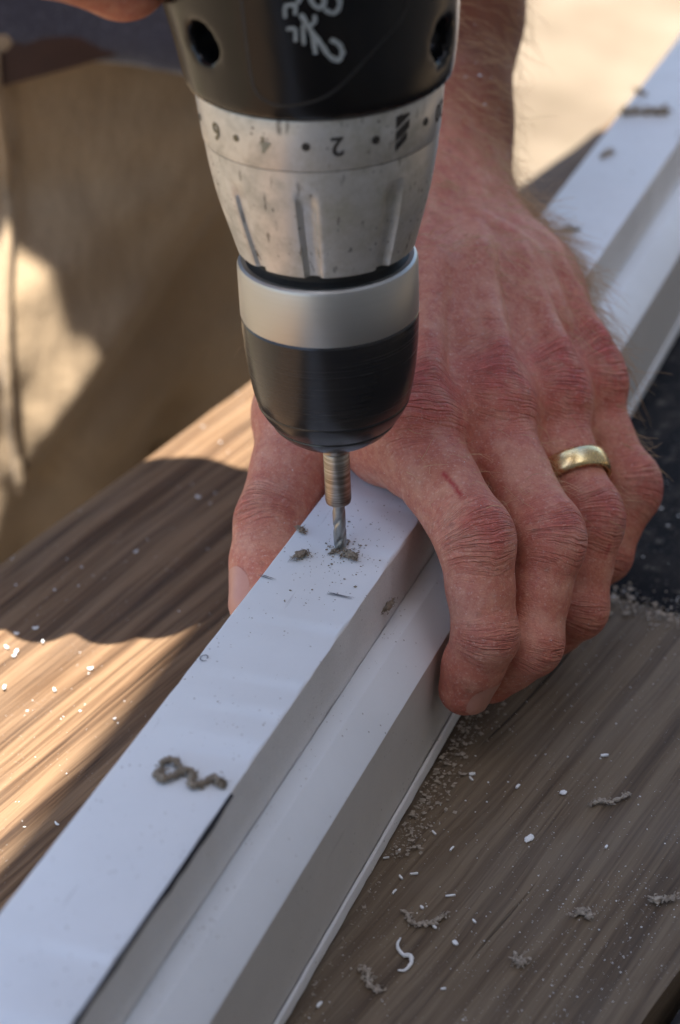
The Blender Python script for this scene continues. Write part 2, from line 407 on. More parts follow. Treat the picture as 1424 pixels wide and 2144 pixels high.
# ------------------------------------------------------------------ signed distance surfaces
def axis_grid(lo, hi, flo, fhi, fine, grow=1.06, cmax=.006):
    a = list(np.arange(flo, fhi + fine, fine)); s = fine
    x = a[-1]
    while x < hi: s = min(s * grow, cmax); x += s; a.append(x)
    s = fine; x = a[0]; b = []
    while x > lo: s = min(s * grow, cmax); x -= s; b.append(x)
    return np.array(b[::-1] + a, np.float64)
class Field:
    def __init__(s, X, Y, Z, big=.03):
        s.A = (X, Y, Z); s.big = big
        s.D = np.full((len(X), len(Y), len(Z)), big, np.float32)
    def like(s):
        f = Field.__new__(Field); f.A = s.A; f.big = s.big; f.D = np.full_like(s.D, s.big); return f
    def box(s, lo, hi, pad):
        sl = []
        for a, l, h in zip(s.A, lo, hi):
            i = max(0, np.searchsorted(a, l - pad) - 1); j = min(len(a), np.searchsorted(a, h + pad) + 1)
            if j <= i: return None
            sl.append(slice(i, j))
        return tuple(sl)
    def smin(s, sl, d, k):
        a = s.D[sl]
        if k <= 0: s.D[sl] = np.minimum(a, d); return
        h = np.clip(k - np.abs(a - d), 0, None) / k
        s.D[sl] = np.minimum(a, d) - h * h * h * k / 6
    def sub(s, sl, d, k):
        a = -s.D[sl]
        h = np.clip(k - np.abs(a - d), 0, None) / k if k > 0 else 0
        s.D[sl] = -(np.minimum(a, d) - (h * h * h * k / 6 if k > 0 else 0))
    def cone(s, a, b, ra, rb, k=.004, flat=None, cut=False):
        """tapered capsule; flat=(unit vector, factor) squeezes it along that vector"""
        a = np.array(a, float); b = np.array(b, float)
        m = max(ra, rb) * (max(1, flat[1]) if flat else 1)
        sl = s.box(np.minimum(a, b), np.maximum(a, b), m + s.big * .9)
        if sl is None: return
        X = s.A[0][sl[0]][:, None, None] - a[0]; Y = s.A[1][sl[1]][None, :, None] - a[1]; Z = s.A[2][sl[2]][None, None, :] - a[2]
        ba = b - a; L = max(ba @ ba, 1e-12)
        tt = np.clip((X * ba[0] + Y * ba[1] + Z * ba[2]) / L, 0, 1)
        qx, qy, qz = X - ba[0] * tt, Y - ba[1] * tt, Z - ba[2] * tt
        if flat:
            w = np.array(flat[0], float); w /= np.linalg.norm(w); g = 1 / flat[1] - 1
            dd = (qx * w[0] + qy * w[1] + qz * w[2]) * g
            qx, qy, qz = qx + dd * w[0], qy + dd * w[1], qz + dd * w[2]
        d = np.sqrt(qx * qx + qy * qy + qz * qz) - (ra + (rb - ra) * tt)
        if flat and flat[1] < 1: d = d * flat[1] ** .5
        (s.sub if cut else s.smin)(sl, d.astype(np.float32), k)
    def chain(s, pts, rads, k=.004, **kw):
        for i in range(len(pts) - 1): s.cone(pts[i], pts[i + 1], rads[i], rads[i + 1], k, **kw)
    def mesh(s, relax=2):
        X, Y, Z = s.A; D = s.D; S = D < 0
        c = S[:-1, :-1, :-1].astype(np.int8)
        cnt = np.zeros_like(c)
        for i in (0, 1):
            for j in (0, 1):
                for k in (0, 1):
                    cnt += S[i:S.shape[0] - 1 + i, j:S.shape[1] - 1 + j, k:S.shape[2] - 1 + k]
        act = np.argwhere((cnt > 0) & (cnt < 8))
        idx = np.full(cnt.shape, -1, np.int32); idx[tuple(act.T)] = np.arange(len(act))
        P = np.zeros((len(act), 3)); n = np.zeros(len(act))
        co = np.stack([X[act[:, 0]], Y[act[:, 1]], Z[act[:, 2]]], 1)
        sz = np.stack([X[act[:, 0] + 1], Y[act[:, 1] + 1], Z[act[:, 2] + 1]], 1) - co
        corners = [(i, j, k) for i in (0, 1) for j in (0, 1) for k in (0, 1)]
        val = {q: D[act[:, 0] + q[0], act[:, 1] + q[1], act[:, 2] + q[2]] for q in corners}
        for q in corners:
            for ax_ in range(3):
                if q[ax_]: continue
                r = list(q); r[ax_] = 1; r = tuple(r)
                v0, v1 = val[q], val[r]; m = (v0 < 0) != (v1 < 0)
                tt = np.where(m, v0 / np.where(m, v0 - v1, 1), 0)
                p = np.array(q, float)[None, :] * np.ones((len(act), 1)); p[:, ax_] = tt
                P[m] += (co + p * sz)[m]; n[m] += 1
        P /= n[:, None]
        Q = []
        for ax_ in range(3):
            a1, a2 = (ax_ + 1) % 3, (ax_ + 2) % 3
            lo = [slice(None)] * 3; hi = [slice(None)] * 3
            lo[ax_] = slice(0, -1); hi[ax_] = slice(1, None)
            ed = np.argwhere(S[tuple(lo)] != S[tuple(hi)])
            ok = (ed[:, a1] > 0) & (ed[:, a2] > 0) & (ed[:, a1] < cnt.shape[a1]) & (ed[:, a2] < cnt.shape[a2])
            ed = ed[ok]
            def g(o1, o2):
                e = ed.copy(); e[:, a1] -= o1; e[:, a2] -= o2
                return idx[e[:, 0], e[:, 1], e[:, 2]]
            q = np.stack([g(1, 1), g(0, 1), g(0, 0), g(1, 0)], 1)
            fl = ~S[ed[:, 0], ed[:, 1], ed[:, 2]]
            q[fl] = q[fl][:, ::-1]
            Q.append(q)
        Q = np.concatenate(Q); Q = Q[(Q >= 0).all(1)]
        for _ in range(relax):
            acc = np.zeros_like(P); w = np.zeros(len(P))
            for a_, b_ in ((0, 1), (1, 2), (2, 3), (3, 0)):
                for u, v_ in ((a_, b_), (b_, a_)):
                    np.add.at(acc, Q[:, u], P[Q[:, v_]]); np.add.at(w, Q[:, u], 1)
            P = P * .45 + .55 * acc / np.maximum(w, 1)[:, None]
        return P, Q
mm = lambda *p: np.array(p, float) * .001
def unit(v): v = np.array(v, float); return v / np.linalg.norm(v)

# ------------------------------------------------------------------ person: skin material
def skin_mat():
    t = NT('skin'); v = t.coord()
    cr = t.sep(t.attr('crease').outputs['Vector'])           # r, lateral, mask (mm, mm, 0..1)
    tn = t.sep(t.attr('tint').outputs['Vector'])             # redness, tan, blood
    base = t.mix(t.noise(v, 55, 5, .6), (.53, .205, .118), (.64, .290, .175))
    base = t.mix(t.math('MULTIPLY', tn[0], t.math('ADD', .55, t.math('MULTIPLY', t.noise(v, 160, 4, .6), .8)), clamp=True), base, (.66, .125, .10))
    mott = t.ramp(t.noise(v, 420, 5, .75), [(.38, 0.0), (.64, 1.0)])
    base = t.mix(t.math('MULTIPLY', mott, .78), base, (.46, .118, .082))
    mot2 = t.ramp(t.noise(t.mapv(v, loc=(.3, .1, .7)), 130, 4, .65), [(.45, 0.0), (.65, 1.0)])
    base = t.mix(t.math('MULTIPLY', mot2, .55), base, (.70, .36, .235))
    fr = t.ramp(t.voro(v, 210), [(.10, 1.0), (.24, 0.0)])
    frm = t.math('MULTIPLY', fr, t.ramp(t.noise(v, 70, 3), [(.45, 0.0), (.6, 1.0)]))
    base = t.mix(t.math('MULTIPLY', frm, .4), base, (.25, .09, .05))
    pale = t.ramp(t.noise(v, 1100, 4, .75), [(.55, 0.0), (.72, 1.0)])
    base = t.mix(t.math('MULTIPLY', pale, .55), base, (.84, .60, .49))
    base = t.mix(t.math('MULTIPLY', tn[1], .93, clamp=True), base, t.mix(t.noise(v, 300, 4, .7), (.080, .024, .008), (.175, .056, .020)))
    # creases: noise contours stretched across the finger
    wob = t.math('MULTIPLY', t.math('SUBTRACT', t.noise(v, 230, 2), .5), 1.5)
    rr = t.math('ADD', cr[0], wob)
    def lines(fr_, fv, seed, width):
        nz = t.noise(t.comb(t.math('MULTIPLY', rr, fr_), t.math('MULTIPLY', cr[1], fv), seed), 1.0, 2, .5)
        a = t.math('ABSOLUTE', t.math('SUBTRACT', nz, .5))
        return t.ramp(a, [(0.0, 1.0), (width, 0.0)], 'EASE')
    big = lines(.42, .028, 3.0, .070); small = lines(1.0, .05, 9.0, .13)
    ln = t.math('MULTIPLY', t.math('MAXIMUM', big, t.math('MULTIPLY', small, .55)), cr[2], clamp=True)
    base = t.mix(t.math('MULTIPLY', ln, .38), base, (.27, .055, .042))
    # fine skin grain: two crossing stretched cell patterns
    g1 = t.voro(t.mapv(v, (1, .55, 1), rot=(0, 0, .6)), 1500, 'DISTANCE_TO_EDGE')
    g2 = t.voro(t.mapv(v, (.6, 1, 1), rot=(0, .3, -.4)), 900, 'DISTANCE_TO_EDGE')
    grain = t.math('ADD', t.ramp(g1, [(0.0, 0.0), (.2, 1.0)]), t.ramp(g2, [(0.0, 0.0), (.16, 1.0)]))
    base = t.mix(t.math('MULTIPLY', t.math('SUBTRACT', 2.0, grain), .07), base, (.25, .08, .06))
    base = t.mix(tn[2], base, (.40, .025, .025))
    t.P(Base_Color=base, Specular_IOR_Level=t.math('SUBTRACT', .42, t.math('MULTIPLY', tn[1], .3)))
    t.P(Roughness=t.math('ADD', .43, t.math('MULTIPLY', t.noise(v, 300, 4), .22)))
    n1 = t.bump(grain, .30, .00016)
    n2 = t.bump(t.noise(v, 210, 4, .6), .45, .0008, n1)
    n3 = t.bump(t.math('SUBTRACT', 1.0, ln), 1.0, .00068, n2)
    t.P(Normal=n3)
    t.b.subsurface_method = 'RANDOM_WALK'
    t.P(Subsurface_Weight=.22, Subsurface_Radius=(1.0, .35, .2), Subsurface_Scale=.0035)
    return t.m
M['skin'] = skin_mat()
t = NT('fingernail'); v = t.coord()
t.P(Base_Color=t.mix(t.noise(v, 300, 3), (.50, .215, .150), (.60, .30, .215)), Roughness=.38, Specular_IOR_Level=.5, Normal=t.bump(t.noise(t.mapv(v, (1, 1, 1)), 800, 3), .1, .0002)); M['nail'] = t.m
M['nail_edge'] = plain('nail_edge', (.62, .5, .4), .4, vary=.1)
t = NT('blond_hair'); t.P(Base_Color=c3(.60, .38, .19), Roughness=.45, Specular_IOR_Level=.5); M['hair'] = t.m

person = empty('person', (-.13, .42, ZG))
tag(person, 'person in khaki trousers and dark shirt holding trim and drill', 'person')

# ---- left hand and arm (gripping the trim)
HAND = dict(
    index=[mm(17, 32, 17), mm(33.5, -4.5, 5), mm(36, -15.3, -16), mm(31.8, -14.5, -33.5)],
    middle=[mm(37, 45, 15), mm(52.5, 7, -2), mm(48, -7, -24), mm(39, -3, -38)],
    ring=[mm(54.5, 61, 9.5), mm(66, 30, -10), mm(63, 18, -30), mm(54, 24, -46)],
    pinky=[mm(67.5, 80, 4.5), mm(80.5, 56, -15.5), mm(73.5, 46, -31), mm(66, 49, -43)],
    thumb=[mm(9, 96, 20), mm(-9, 55, 8), mm(-17.3, 22, -6.5), mm(-21.6, 2, -18.5)])
RAD = dict(
    index=[11.3, 9.7, 9.6, 8.3, 8.0, 7.5, 6.4], middle=[11.5, 9.4, 9.6, 8.2, 8.3, 7.6, 6.6],
    ring=[10.8, 8.8, 9.0, 7.7, 7.8, 7.1, 6.2], pinky=[9.6, 7.5, 8.1, 6.8, 7.0, 6.4, 5.7],
    thumb=[14.0, 11.6, 11.8, 10.5, 10.4, 9.1, 7.0])
WR = mm(25, 143, 29); FO = mm(30, 212, 69); EL = mm(37, 330, 168); SH = mm(20, 400, 440)
HN = unit((.40, -.03, .917))                      # back-of-hand normal
HW = unit((.69, .66, -.28))                       # across the knuckles
X = axis_grid(-.07, .14, -.038, .098, .0008); Y = axis_grid(-.04, .49, -.034, .162, .0008); Z = axis_grid(-.07, .51, -.058, .052, .0008)
A = Field(X, Y, Z, .022)
# forearm, wrist
fa = [WR, WR + (FO - WR) * .5, FO, FO + (EL - FO) * .45, EL]
for off, rs in ((-.013, (21.5, 22.0, 25, 31, 37)), (.002, (20.0, 20.5, 24, 29, 35))):
    A.chain([p + HW * off for p in fa], [r * .001 for r in rs], .012)
A.chain([EL, EL + (SH - EL) * .5, SH], [.042, .047, .052], .02)
A.cone(WR + HW * .017 + (FO - WR) * .20 + HN * .006, WR + HW * .016 + (FO - WR) * .30 + HN * .006, .009, .009, .012)     # ulna head
# metacarpals
base = {'index': -.016, 'middle': -.006, 'ring': .005, 'pinky': .0135}
for f, off in base.items():
    p = HAND[f][0]; q = WR + HW * off * 1.15 - unit(FO - WR) * .004 + HN * .001
    r1 = RAD[f][0] * .001
    mid = p * .5 + q * .5 + HN * .002
    A.chain([q, mid, p], [.0150, .0140, r1], .018)
    # palm side
    A.chain([q - HN * .010, mid - HN * .012, p - HN * .009 + unit(q - p) * .006], [.012, .0125, .0095], .012)
# thenar and hypothenar masses
th = HAND['thumb']
A.chain([WR - HW * .016 - HN * .004, th[0] * .5 + (WR - HW * .02) * .5, th[0] * .35 + th[1] * .65, th[1]], [.014, .0155, .0145, .0125], .012)
A.chain([WR + HW * .013 - HN * .004, HAND['pinky'][0] + HW * .001 - HN * .009 + unit(WR - HAND['pinky'][0]) * .028, HAND['pinky'][0] - HN * .003 + unit(WR - HAND['pinky'][0]) * .004], [.0125, .0145, .0105], .012)
# web between thumb and index
ix = HAND['index']
A.chain([th[0] * .5 + th[1] * .5 + mm(5, 0, 0), ix[0] * .55 + th[1] * .45 + mm(3, 14, -1), ix[0] + mm(-2, 6, -6)], [.0115, .0085, .0085], .014)
# webs between the fingers
fs = ['index', 'middle', 'ring', 'pinky']
for a_, b_ in zip(fs, fs[1:]):
    pa = HAND[a_][0] * .74 + HAND[a_][1] * .26; pb = HAND[b_][0] * .74 + HAND[b_][1] * .26
    A.cone(pa - HN * .005, pb - HN * .005, .0058, .0055, .008)
# knuckle heads, tendons, veins
for f in fs:
    p = HAND[f][0]
    A.cone(p + HN * .0035, p + HN * .0035 + unit(HAND[f][1] - p) * .003, RAD[f][0] * .00088, RAD[f][0] * .00085, .006)
    q = WR + HW * base[f] * .7 + HN * .011
    A.chain([q, (p + q) * .5 + HN * .0120, p + HN * (RAD[f][0] * .001 + .0010)], [.0010, .0008, .0012], .007)
def on_back(p):                  # where the back of the hand lies above this point
    for h_ in np.arange(.004, .032, .0004):
        q = p + HN * h_
        if A.D[tuple(min(len(a_) - 1, np.searchsorted(a_, c_)) for a_, c_ in zip(A.A, q))] > 0: return q
    return p + HN * .018
def vein(pts, r):
    P_ = catmull([Vector(on_back(p) - HN * .0003) for p in pts], 4)
    A.chain([np.array(q) for q in P_], [r] * len(P_), .0028)
mid_d = lambda f, u, h, w=0: HAND[f][0] * (1 - u) + WR * u + HN * h + HW * w
vein([mid_d('middle', .16, 0, -.011), mid_d('middle', .30, 0, -.008), mid_d('middle', .42, 0, -.004), mid_d('middle', .52, 0, .0), mid_d('middle', .66, 0, .002), mid_d('middle', .85, 0, .007)], .0017)
vein([mid_d('ring', .14, 0, .011), mid_d('ring', .30, 0, .006), mid_d('ring', .48, 0, .004), mid_d('middle', .66, 0, .002)], .0015)
vein([mid_d('pinky', .12, 0, -.010), mid_d('pinky', .34, 0, -.006), mid_d('pinky', .60, 0, .0)], .0014)
for f in fs:                     # tendon showing just behind each knuckle
    vein([HAND[f][0] * (1 - u_) + (WR + HW * base[f] * .6) * u_ for u_ in (.02, .15, .30, .45)], .0013)
# fingers, each blended with the palm on its own so that neighbours stay apart
palm = A.D.copy(); total = None
for f in fs + ['thumb']:
    p = HAND[f]; r = [x * .001 for x in RAD[f]]
    G = A.like()
    mids = [(p[0] + p[1]) / 2, (p[1] + p[2]) / 2, (p[2] + p[3]) / 2]
    pts = [p[0], mids[0], p[1], mids[1], p[2], mids[2], p[3]]
    for i in range(6): G.cone(pts[i], pts[i + 1], r[i], r[i + 1], .0035)
    # dorsal bump over the knuckle
    ax1 = unit(p[1] - p[0]); ax2 = unit(p[2] - p[1]); out = unit(ax1 - ax2)
    if f != 'thumb':
        G.cone(p[1] + out * .0022 - ax1 * .003, p[1] + out * .0022 + ax2 * .003, r[2] * .86, r[2] * .84, .004)
        ax3 = unit(p[3] - p[2]); out2 = unit(ax2 - ax3)
        G.cone(p[2] + out2 * .0012, p[2] + out2 * .0012 + ax2 * .001, r[4] * .88, r[4] * .86, .004)
        # soft pad of the finger tip
        G.cone(p[2] * .35 + p[3] * .65 - out2 * .0016, p[3] - out2 * .001, r[5] * .88, r[6] * .92, .004)
    else:
        G.cone(p[1] + out * .001, p[1] + out * .001 + ax1 * .001, .0128, .0122, .006)
    K = .010 if f != 'thumb' else .012
    a_ = palm; b_ = G.D; h = np.clip(K - np.abs(a_ - b_), 0, None) / K
    bl = np.minimum(a_, b_) - h * h * h * K / 6
    if total is None: total = bl
    else:
        k = .0007 + .012 * np.clip(1 - palm / .0035, 0, 1); h = np.clip(k - np.abs(total - bl), 0, None) / k
        total = np.minimum(total, bl) - h * h * h * k / 6
A.D = total
# the flesh stops where the trim is
def trim_keepout(D, axes):
    Xg = axes[0][:, None, None]; Yg = axes[1][None, :, None]; Zg = axes[2][None, None, :]
    nn = Xg * TN.x + Yg * TN.y + 0 * Zg
    def bx_(lo, hi, ztop):
        return np.maximum(np.maximum(lo - nn, nn - hi), Zg - ztop)
    d = np.minimum(bx_(-.0139, .0143, .0003), bx_(.01, .0271, -.0166 + 0 * Zg))
    return np.maximum(D, -(d - .0001)).astype(np.float32)
A.D = trim_keepout(A.D, A.A)
LV, LQ = A.mesh(2)

# ---- right hand round the drill handle (its knuckles show at the top, the rest is above the picture)
RH_X = dict(index=-.050, middle=-.072, ring=-.092, pinky=-.111)
Xr = axis_grid(-.40, .0, -.135, -.02, .0014); Yr = axis_grid(-.06, .42, -.055, .05, .0014); Zr = axis_grid(.1, .52, .125, .26, .0014)
Rf = Field(Xr, Yr, Zr, .025)
RW = np.array((-.125, -.002, .292)); REl = np.array((-.30, .225, .33)); RSh = np.array((-.335, .38, .45))
for f, x in RH_X.items():
    dz = {'index': .0, 'middle': .004, 'ring': .006, 'pinky': .009}[f]
    r = {'index': 1.05, 'middle': 1.0, 'ring': .95, 'pinky': .85}[f]
    mcp = np.array((x - .004, -.030, .215 + dz)); pip = np.array((x, -.031, .166 + dz)); dip = np.array((x + .001, .002, .158 + dz)); tip = np.array((x + .002, .024, .172 + dz))
    if f == 'index':
        mcp = np.array((-.056, -.030, .208)); pip = np.array((-.060, -.024, .1600)); dip = np.array((-.046, -.010, .1492)); tip = np.array((-.036, .006, .153))
    Rf.chain([mcp, pip, dip, tip], [.0112 * r, .0102 * r, .0092 * r, .0075 * r], .004)
    Rf.chain([RW + np.array((.012 - (x + .08) * -.25, 0, -.012)), mcp], [.014, .0125], .012)
Rf.chain([RW, np.array((-.085, .020, .250)), np.array((-.056, .033, .214)), np.array((-.034, .036, .192))], [.018, .0165, .0135, .010], .01)        # thumb over the back
Rf.cone(np.array((-.105, -.010, .262)), np.array((-.085, -.012, .238)), .022, .018, .014)
Rf.chain([RW, RW * .72 + REl * .28, REl], [.026, .029, .041], .015)
Rf.chain([REl, RSh], [.043, .05], .02)
RV, RQ = Rf.mesh(3)

allV = np.concatenate([LV, RV]); allQ = np.concatenate([LQ, RQ + len(LV)])
skin = np_mesh('body', allV, allQ, M['skin'], person)
skin.location = (.13, -.42, -ZG)      # mesh is in world metres, the parent stands at the feet
# ---- attributes that drive creases and redness
nv = len(allV)
crease = np.zeros((nv, 3), np.float32); tint = np.zeros((nv, 3), np.float32)
me = skin.data
nor = np.zeros(nv * 3, np.float32); me.vertices.foreach_get('normal', nor); nor = nor.reshape(-1, 3)
Pm = allV * 1000
second = np.zeros(nv, np.float32)
def gauss(d, s): return np.exp(-(d / s) ** 2)
def add_joint(c, along, dors, lat, s_al, s_lat, strength, red, bow=.45, off=0.0):
    c = np.array(c) * 1000
    d = Pm - c
    a, l = d @ along, d @ lat
    up = nor @ dors
    near = np.linalg.norm(d, axis=1)
    m = np.minimum(1, 1.15 * gauss(a, s_al)) * gauss(l, s_lat) * np.clip((up + .15) / .5, 0, 1) * (near < 26) * strength
    rr = a * (1 + bow * (l / 9.0) ** 2) + .8 * np.tanh(a / 1.5) * (l / 9.0) ** 2 + off
    global second
    w = m > crease[:, 2]
    second = np.where(w, crease[:, 2], np.maximum(second, m))
    crease[w, 0] = rr[w]; crease[w, 1] = l[w] + off; crease[w, 2] = m[w]
    if red:
        mr = gauss(a, s_al * 1.25) * gauss(l, s_lat * 1.1) * np.clip((up + .3) / .6, 0, 1) * (near < 34) * red
        tint[:, 0] = np.maximum(tint[:, 0], mr)
for i, f in enumerate(fs):
    p = HAND[f]; ax0 = unit(p[0] - WR); ax1 = unit(p[1] - p[0]); ax2 = unit(p[2] - p[1]); ax3 = unit(p[3] - p[2])
    o1 = unit(ax1 - ax2); o2 = unit(ax2 - ax3 + o1 * .5)
    al = unit(ax1 + ax2); add_joint(p[1], al, o1, unit(np.cross(al, o1)), 8.5, 11.0, 1.25, .75, off=i * 17.0)
    al = unit(ax2 + ax3); add_joint(p[2], al, o2, unit(np.cross(al, o2)), 5.0, 9.0, 1.0, .35, off=i * 17.0 + 60)
    al = unit(ax0 + ax1); o0 = unit(HN - al * (HN @ al)); add_joint(p[0] + al * .002, al, o0, unit(np.cross(al, o0)), 13.0, 12.5, 1.0, 1.0, bow=.25, off=i * 17.0 + 140)
p = HAND['thumb']; ax1 = unit(p[2] - p[1]); ax2 = unit(p[3] - p[2]); dn = unit(np.array((-.75, -.4, .5)))
al = unit(ax1 + ax2); add_joint(p[2], al, dn, unit(np.cross(al, dn)), 7, 12, 1.0, .45, off=250)
crease[:, 2] = np.clip(crease[:, 2] - 1.2 * second, 0, 1) * .8
# overall: faint long wrinkles on the proximal phalanges, warm red fingers, tanned forearm
tint[:, 1] = np.clip((allV[:, 1] - .137) / .032, 0, 1) * (np.arange(nv) < len(LV)) * .95
hand_m = (allV[:, 1] < .15) & (np.arange(nv) < len(LV))
tint[:, 0] = np.maximum(tint[:, 0], np.where(hand_m, .16 + .25 * np.clip((-.01 - allV[:, 2]) / .03, 0, 1), .12))
tint[len(LV):, 1] = .25
# the small cut on the index finger and two nicks
def cut(pts, w, s):
    for q0, q1 in zip(pts, pts[1:]):
        q0 = np.array(q0); q1 = np.array(q1); ba = q1 - q0
        tt = np.clip(((Pm - q0) @ ba) / (ba @ ba), 0, 1)
        d = np.linalg.norm(Pm - (q0 + tt[:, None] * ba), axis=1)
        tint[:, 2] = np.maximum(tint[:, 2], s * np.clip(1.3 - d / w, 0, 1))
ip = HAND['index']; ic = lambda u_, lat: (ip[0] * (1 - u_) + ip[1] * u_ + unit(np.array((lat, -.62, .78))) * .0102) * 1000
cut([ic(.56, -.06), ic(.66, .02), ic(.76, .03), ic(.86, -.06)], .75, .9)
rp = HAND['ring']; cut([(rp[1] * .8 + rp[2] * .2 + unit((.55, -.8, .2)) * .0095) * 1000, (rp[1] * .72 + rp[2] * .28 + unit((.5, -.85, .1)) * .0093) * 1000], .8, .8)
for nm, arr in (('crease', crease), ('tint', tint)):
    at_ = me.attributes.new(nm, 'FLOAT_VECTOR', 'POINT'); at_.data.foreach_set('vector', arr.ravel())

# ---- nails
from mathutils.bvhtree import BVHTree
skin_bvh = BVHTree.FromPolygons([tuple(x) for x in LV], [tuple(int(q) for q in f_) for f_ in LQ])
def nail(root, along, up, w, l):
    """plate lying on the finger: root at the cuticle, running along the finger, facing up"""
    root = Vector(root); d = Vector(along).normalized(); u = Vector(up); u = (u - d * u.dot(d)).normalized(); s_ = d.cross(u)
    V, Fc = [], []; nu = 12
    for j_ in range(nu + 1):
        for i_ in range(nu + 1):
            a = (i_ / nu - .5) * 2; b = (j_ / nu - .5) * 2
            q = max(abs(a), abs(b)); e = (abs(a) ** 3 + abs(b) ** 3) ** (1 / 3)
            k = q / e if e > 1e-6 else 1
            a, b = a * k, b * k
            p = root + s_ * (a * w * .5) + d * ((b + 1) * .5 * l)
            h = skin_bvh.ray_cast(p + u * .012, -u)
            V.append((h[0] + u * (.00035 - .00025 * max(abs(a), abs(b)) ** 4 + (.0003 if b > .8 else 0))) if h[0] is not None else p)
    k = nu + 1
    for j_ in range(nu):
        for i_ in range(nu): Fc.append((j_ * k + i_, j_ * k + i_ + 1, (j_ + 1) * k + i_ + 1, (j_ + 1) * k + i_))
    o = mesh_obj('fingernail', V, Fc, M['nail'], person); o.location = skin.location
    return o
ipd = unit(HAND['index'][3] - HAND['index'][2]); 
nail(HAND['index'][2] * .38 + HAND['index'][3] * .62, ipd, (.70, -.68, -.2), .0098, .0105)
tpd = unit(HAND['thumb'][3] - HAND['thumb'][2])
nail(HAND['thumb'][2] * .30 + HAND['thumb'][3] * .70, tpd, (-.80, .05, .45), .0115, .0125)

# ---- hair on arm and hand
rng = np.random.default_rng(3)
ids = np.arange(len(LV))
w = np.zeros(len(LV))
yy = LV[:, 1]; arm_dir = unit(WR - FO)
dors = nor[:len(LV)] @ HN
w += (yy > .150) * (yy < .30) * np.clip(dors + .75, 0, 1) * .32
ul = nor[:len(LV)] @ HW
w += (yy > .075) * (yy <= .150) * np.clip(dors + .2, 0, 1) * (.25 + 1.3 * np.clip(((LV - WR) @ HW + .004) / .02, 0, 1))
for f in fs:
    p = HAND[f]; mid = p[0] * .38 + p[1] * .62
    w += gauss(np.linalg.norm(LV - mid, axis=1), .011) * np.clip(dors, 0, 1) * .5
# larger cells far up the arm need more hairs per vertex
w *= np.where(yy > .165, 1 + (yy - .165) * 40, 1)
w[LV[:, 2] < -.03] = 0
sel = rng.choice(ids, 3000, replace=True, p=w / w.sum())
HVs, HFs = [], []
for i in sel:
    p = LV[i] + rng.normal(0, .0006, 3); nn = nor[i]
    hand = yy[i] < .15
    flow = unit(arm_dir * (.8 if hand else .55) + HW * (.75 if hand else .85)) if yy[i] > .07 else unit(HW * .8 - np.array((0, .6, .2)))
    flow = flow - nn * (flow @ nn); flow = unit(flow + rng.normal(0, .33, 3))
    L = rng.uniform(.004, .0085) if yy[i] < .075 else rng.uniform(.006, .014)
    lift = rng.uniform(.25, .75)
    pts = [p - nn * .0006]
    for s_ in (.35, .7, 1.0):
        pts.append(p + flow * L * s_ + nn * L * lift * (s_ - .55 * s_ * s_) + rng.normal(0, L * .05, 3))
    rad0 = rng.uniform(.00006, .00010)
    side = unit(np.cross(flow, nn)); b0 = len(HVs)
    for j, q in enumerate(pts):
        r = rad0 * (1 - .22 * j)
        for a in range(3):
            an = a * 2.0944
            HVs.append(q + (side * math.cos(an) + nn * math.sin(an)) * r)
    for j in range(3):
        for a in range(3):
            HFs.append((b0 + j * 3 + a, b0 + j * 3 + (a + 1) % 3, b0 + (j + 1) * 3 + (a + 1) % 3, b0 + (j + 1) * 3 + a))
hair = np_mesh('arm_hair', np.array(HVs), np.array(HFs), M['hair'], person); hair.location = skin.location
tag(hair, kind='stuff')

# ---- wedding ring
t = NT('worn_gold'); v = t.coord()
t.P(Base_Color=t.mix(t.ramp(t.noise(v, 260, 4), [(.4, 0.0), (.65, 1.0)]), (.86, .66, .32), (.70, .56, .34)), Metallic=1.0,
    Roughness=t.math('ADD', .14, t.math('MULTIPLY', t.noise(v, 700, 4, .7), .25)), Normal=t.bump(t.noise(v, 1500, 3), .12, .0002)); M['gold'] = t.m
p = HAND['ring']; rc = p[0] * .36 + p[1] * .64; ra = unit(p[1] - p[0]); 
V, Fc = [], []; sg, pr = 64, 12
e1 = unit(np.cross(ra, HN)); e2 = np.cross(e1, ra)
for i in range(sg):
    a = 2 * math.pi * i / sg
    dr = e1 * math.cos(a) + e2 * math.sin(a)
    for j in range(pr):
        b = 2 * math.pi * j / pr
        rr = .00985 + .0009 * math.cos(b) + (.0003 if math.cos(b) > 0 else 0); ww = .0031 * math.sin(b)
        ww = math.copysign(abs(ww / .0031) ** .7 * .0031, ww)
        V.append(rc + dr * rr + ra * ww)
for i in range(sg):
    for j in range(pr):
        i2, j2 = (i + 1) % sg, (j + 1) % pr
        Fc.append((i * pr + j, i2 * pr + j, i2 * pr + j2, i * pr + j2))
tag(mesh_obj('wedding_ring', V, Fc, M['gold']), 'plain worn gold wedding band on the ring finger', 'ring')

# ------------------------------------------------------------------ clothes
def cloth(name, a, b, rough=.9, weave=1800, fuzz=0.0, wrinkle=.5):
    t = NT(name); v = t.coord()
    c = t.mix(t.noise(v, 18, 5, .6), a, b)
    wv = t.math('MULTIPLY', t.math('SINE', t.math('MULTIPLY', t.sep(v)[0], weave * 2)), t.math('SINE', t.math('MULTIPLY', t.sep(v)[2], weave * 2)))
    fl = t.noise(v, 700, 4, .7)
    c = t.mix(t.math('MULTIPLY', t.ramp(fl, [(.5, 0.0), (.75, 1.0)]), .2 + fuzz), c, tuple(min(1, x * 2.2 + .05) for x in b))
    t.P(Base_Color=c, Roughness=rough, Specular_IOR_Level=.2, Sheen_Weight=.15 + fuzz)
    n1 = t.bump(t.math('ADD', wv, fl), .25, .0005)
    t.P(Normal=t.bump(t.noise(t.mapv(v, (1, 1, .5)), 22, 5, .6), wrinkle, .012, n1))
    return t.m
M['khaki'] = cloth('khaki_twill', (.27, .195, .12), (.35, .258, .165))
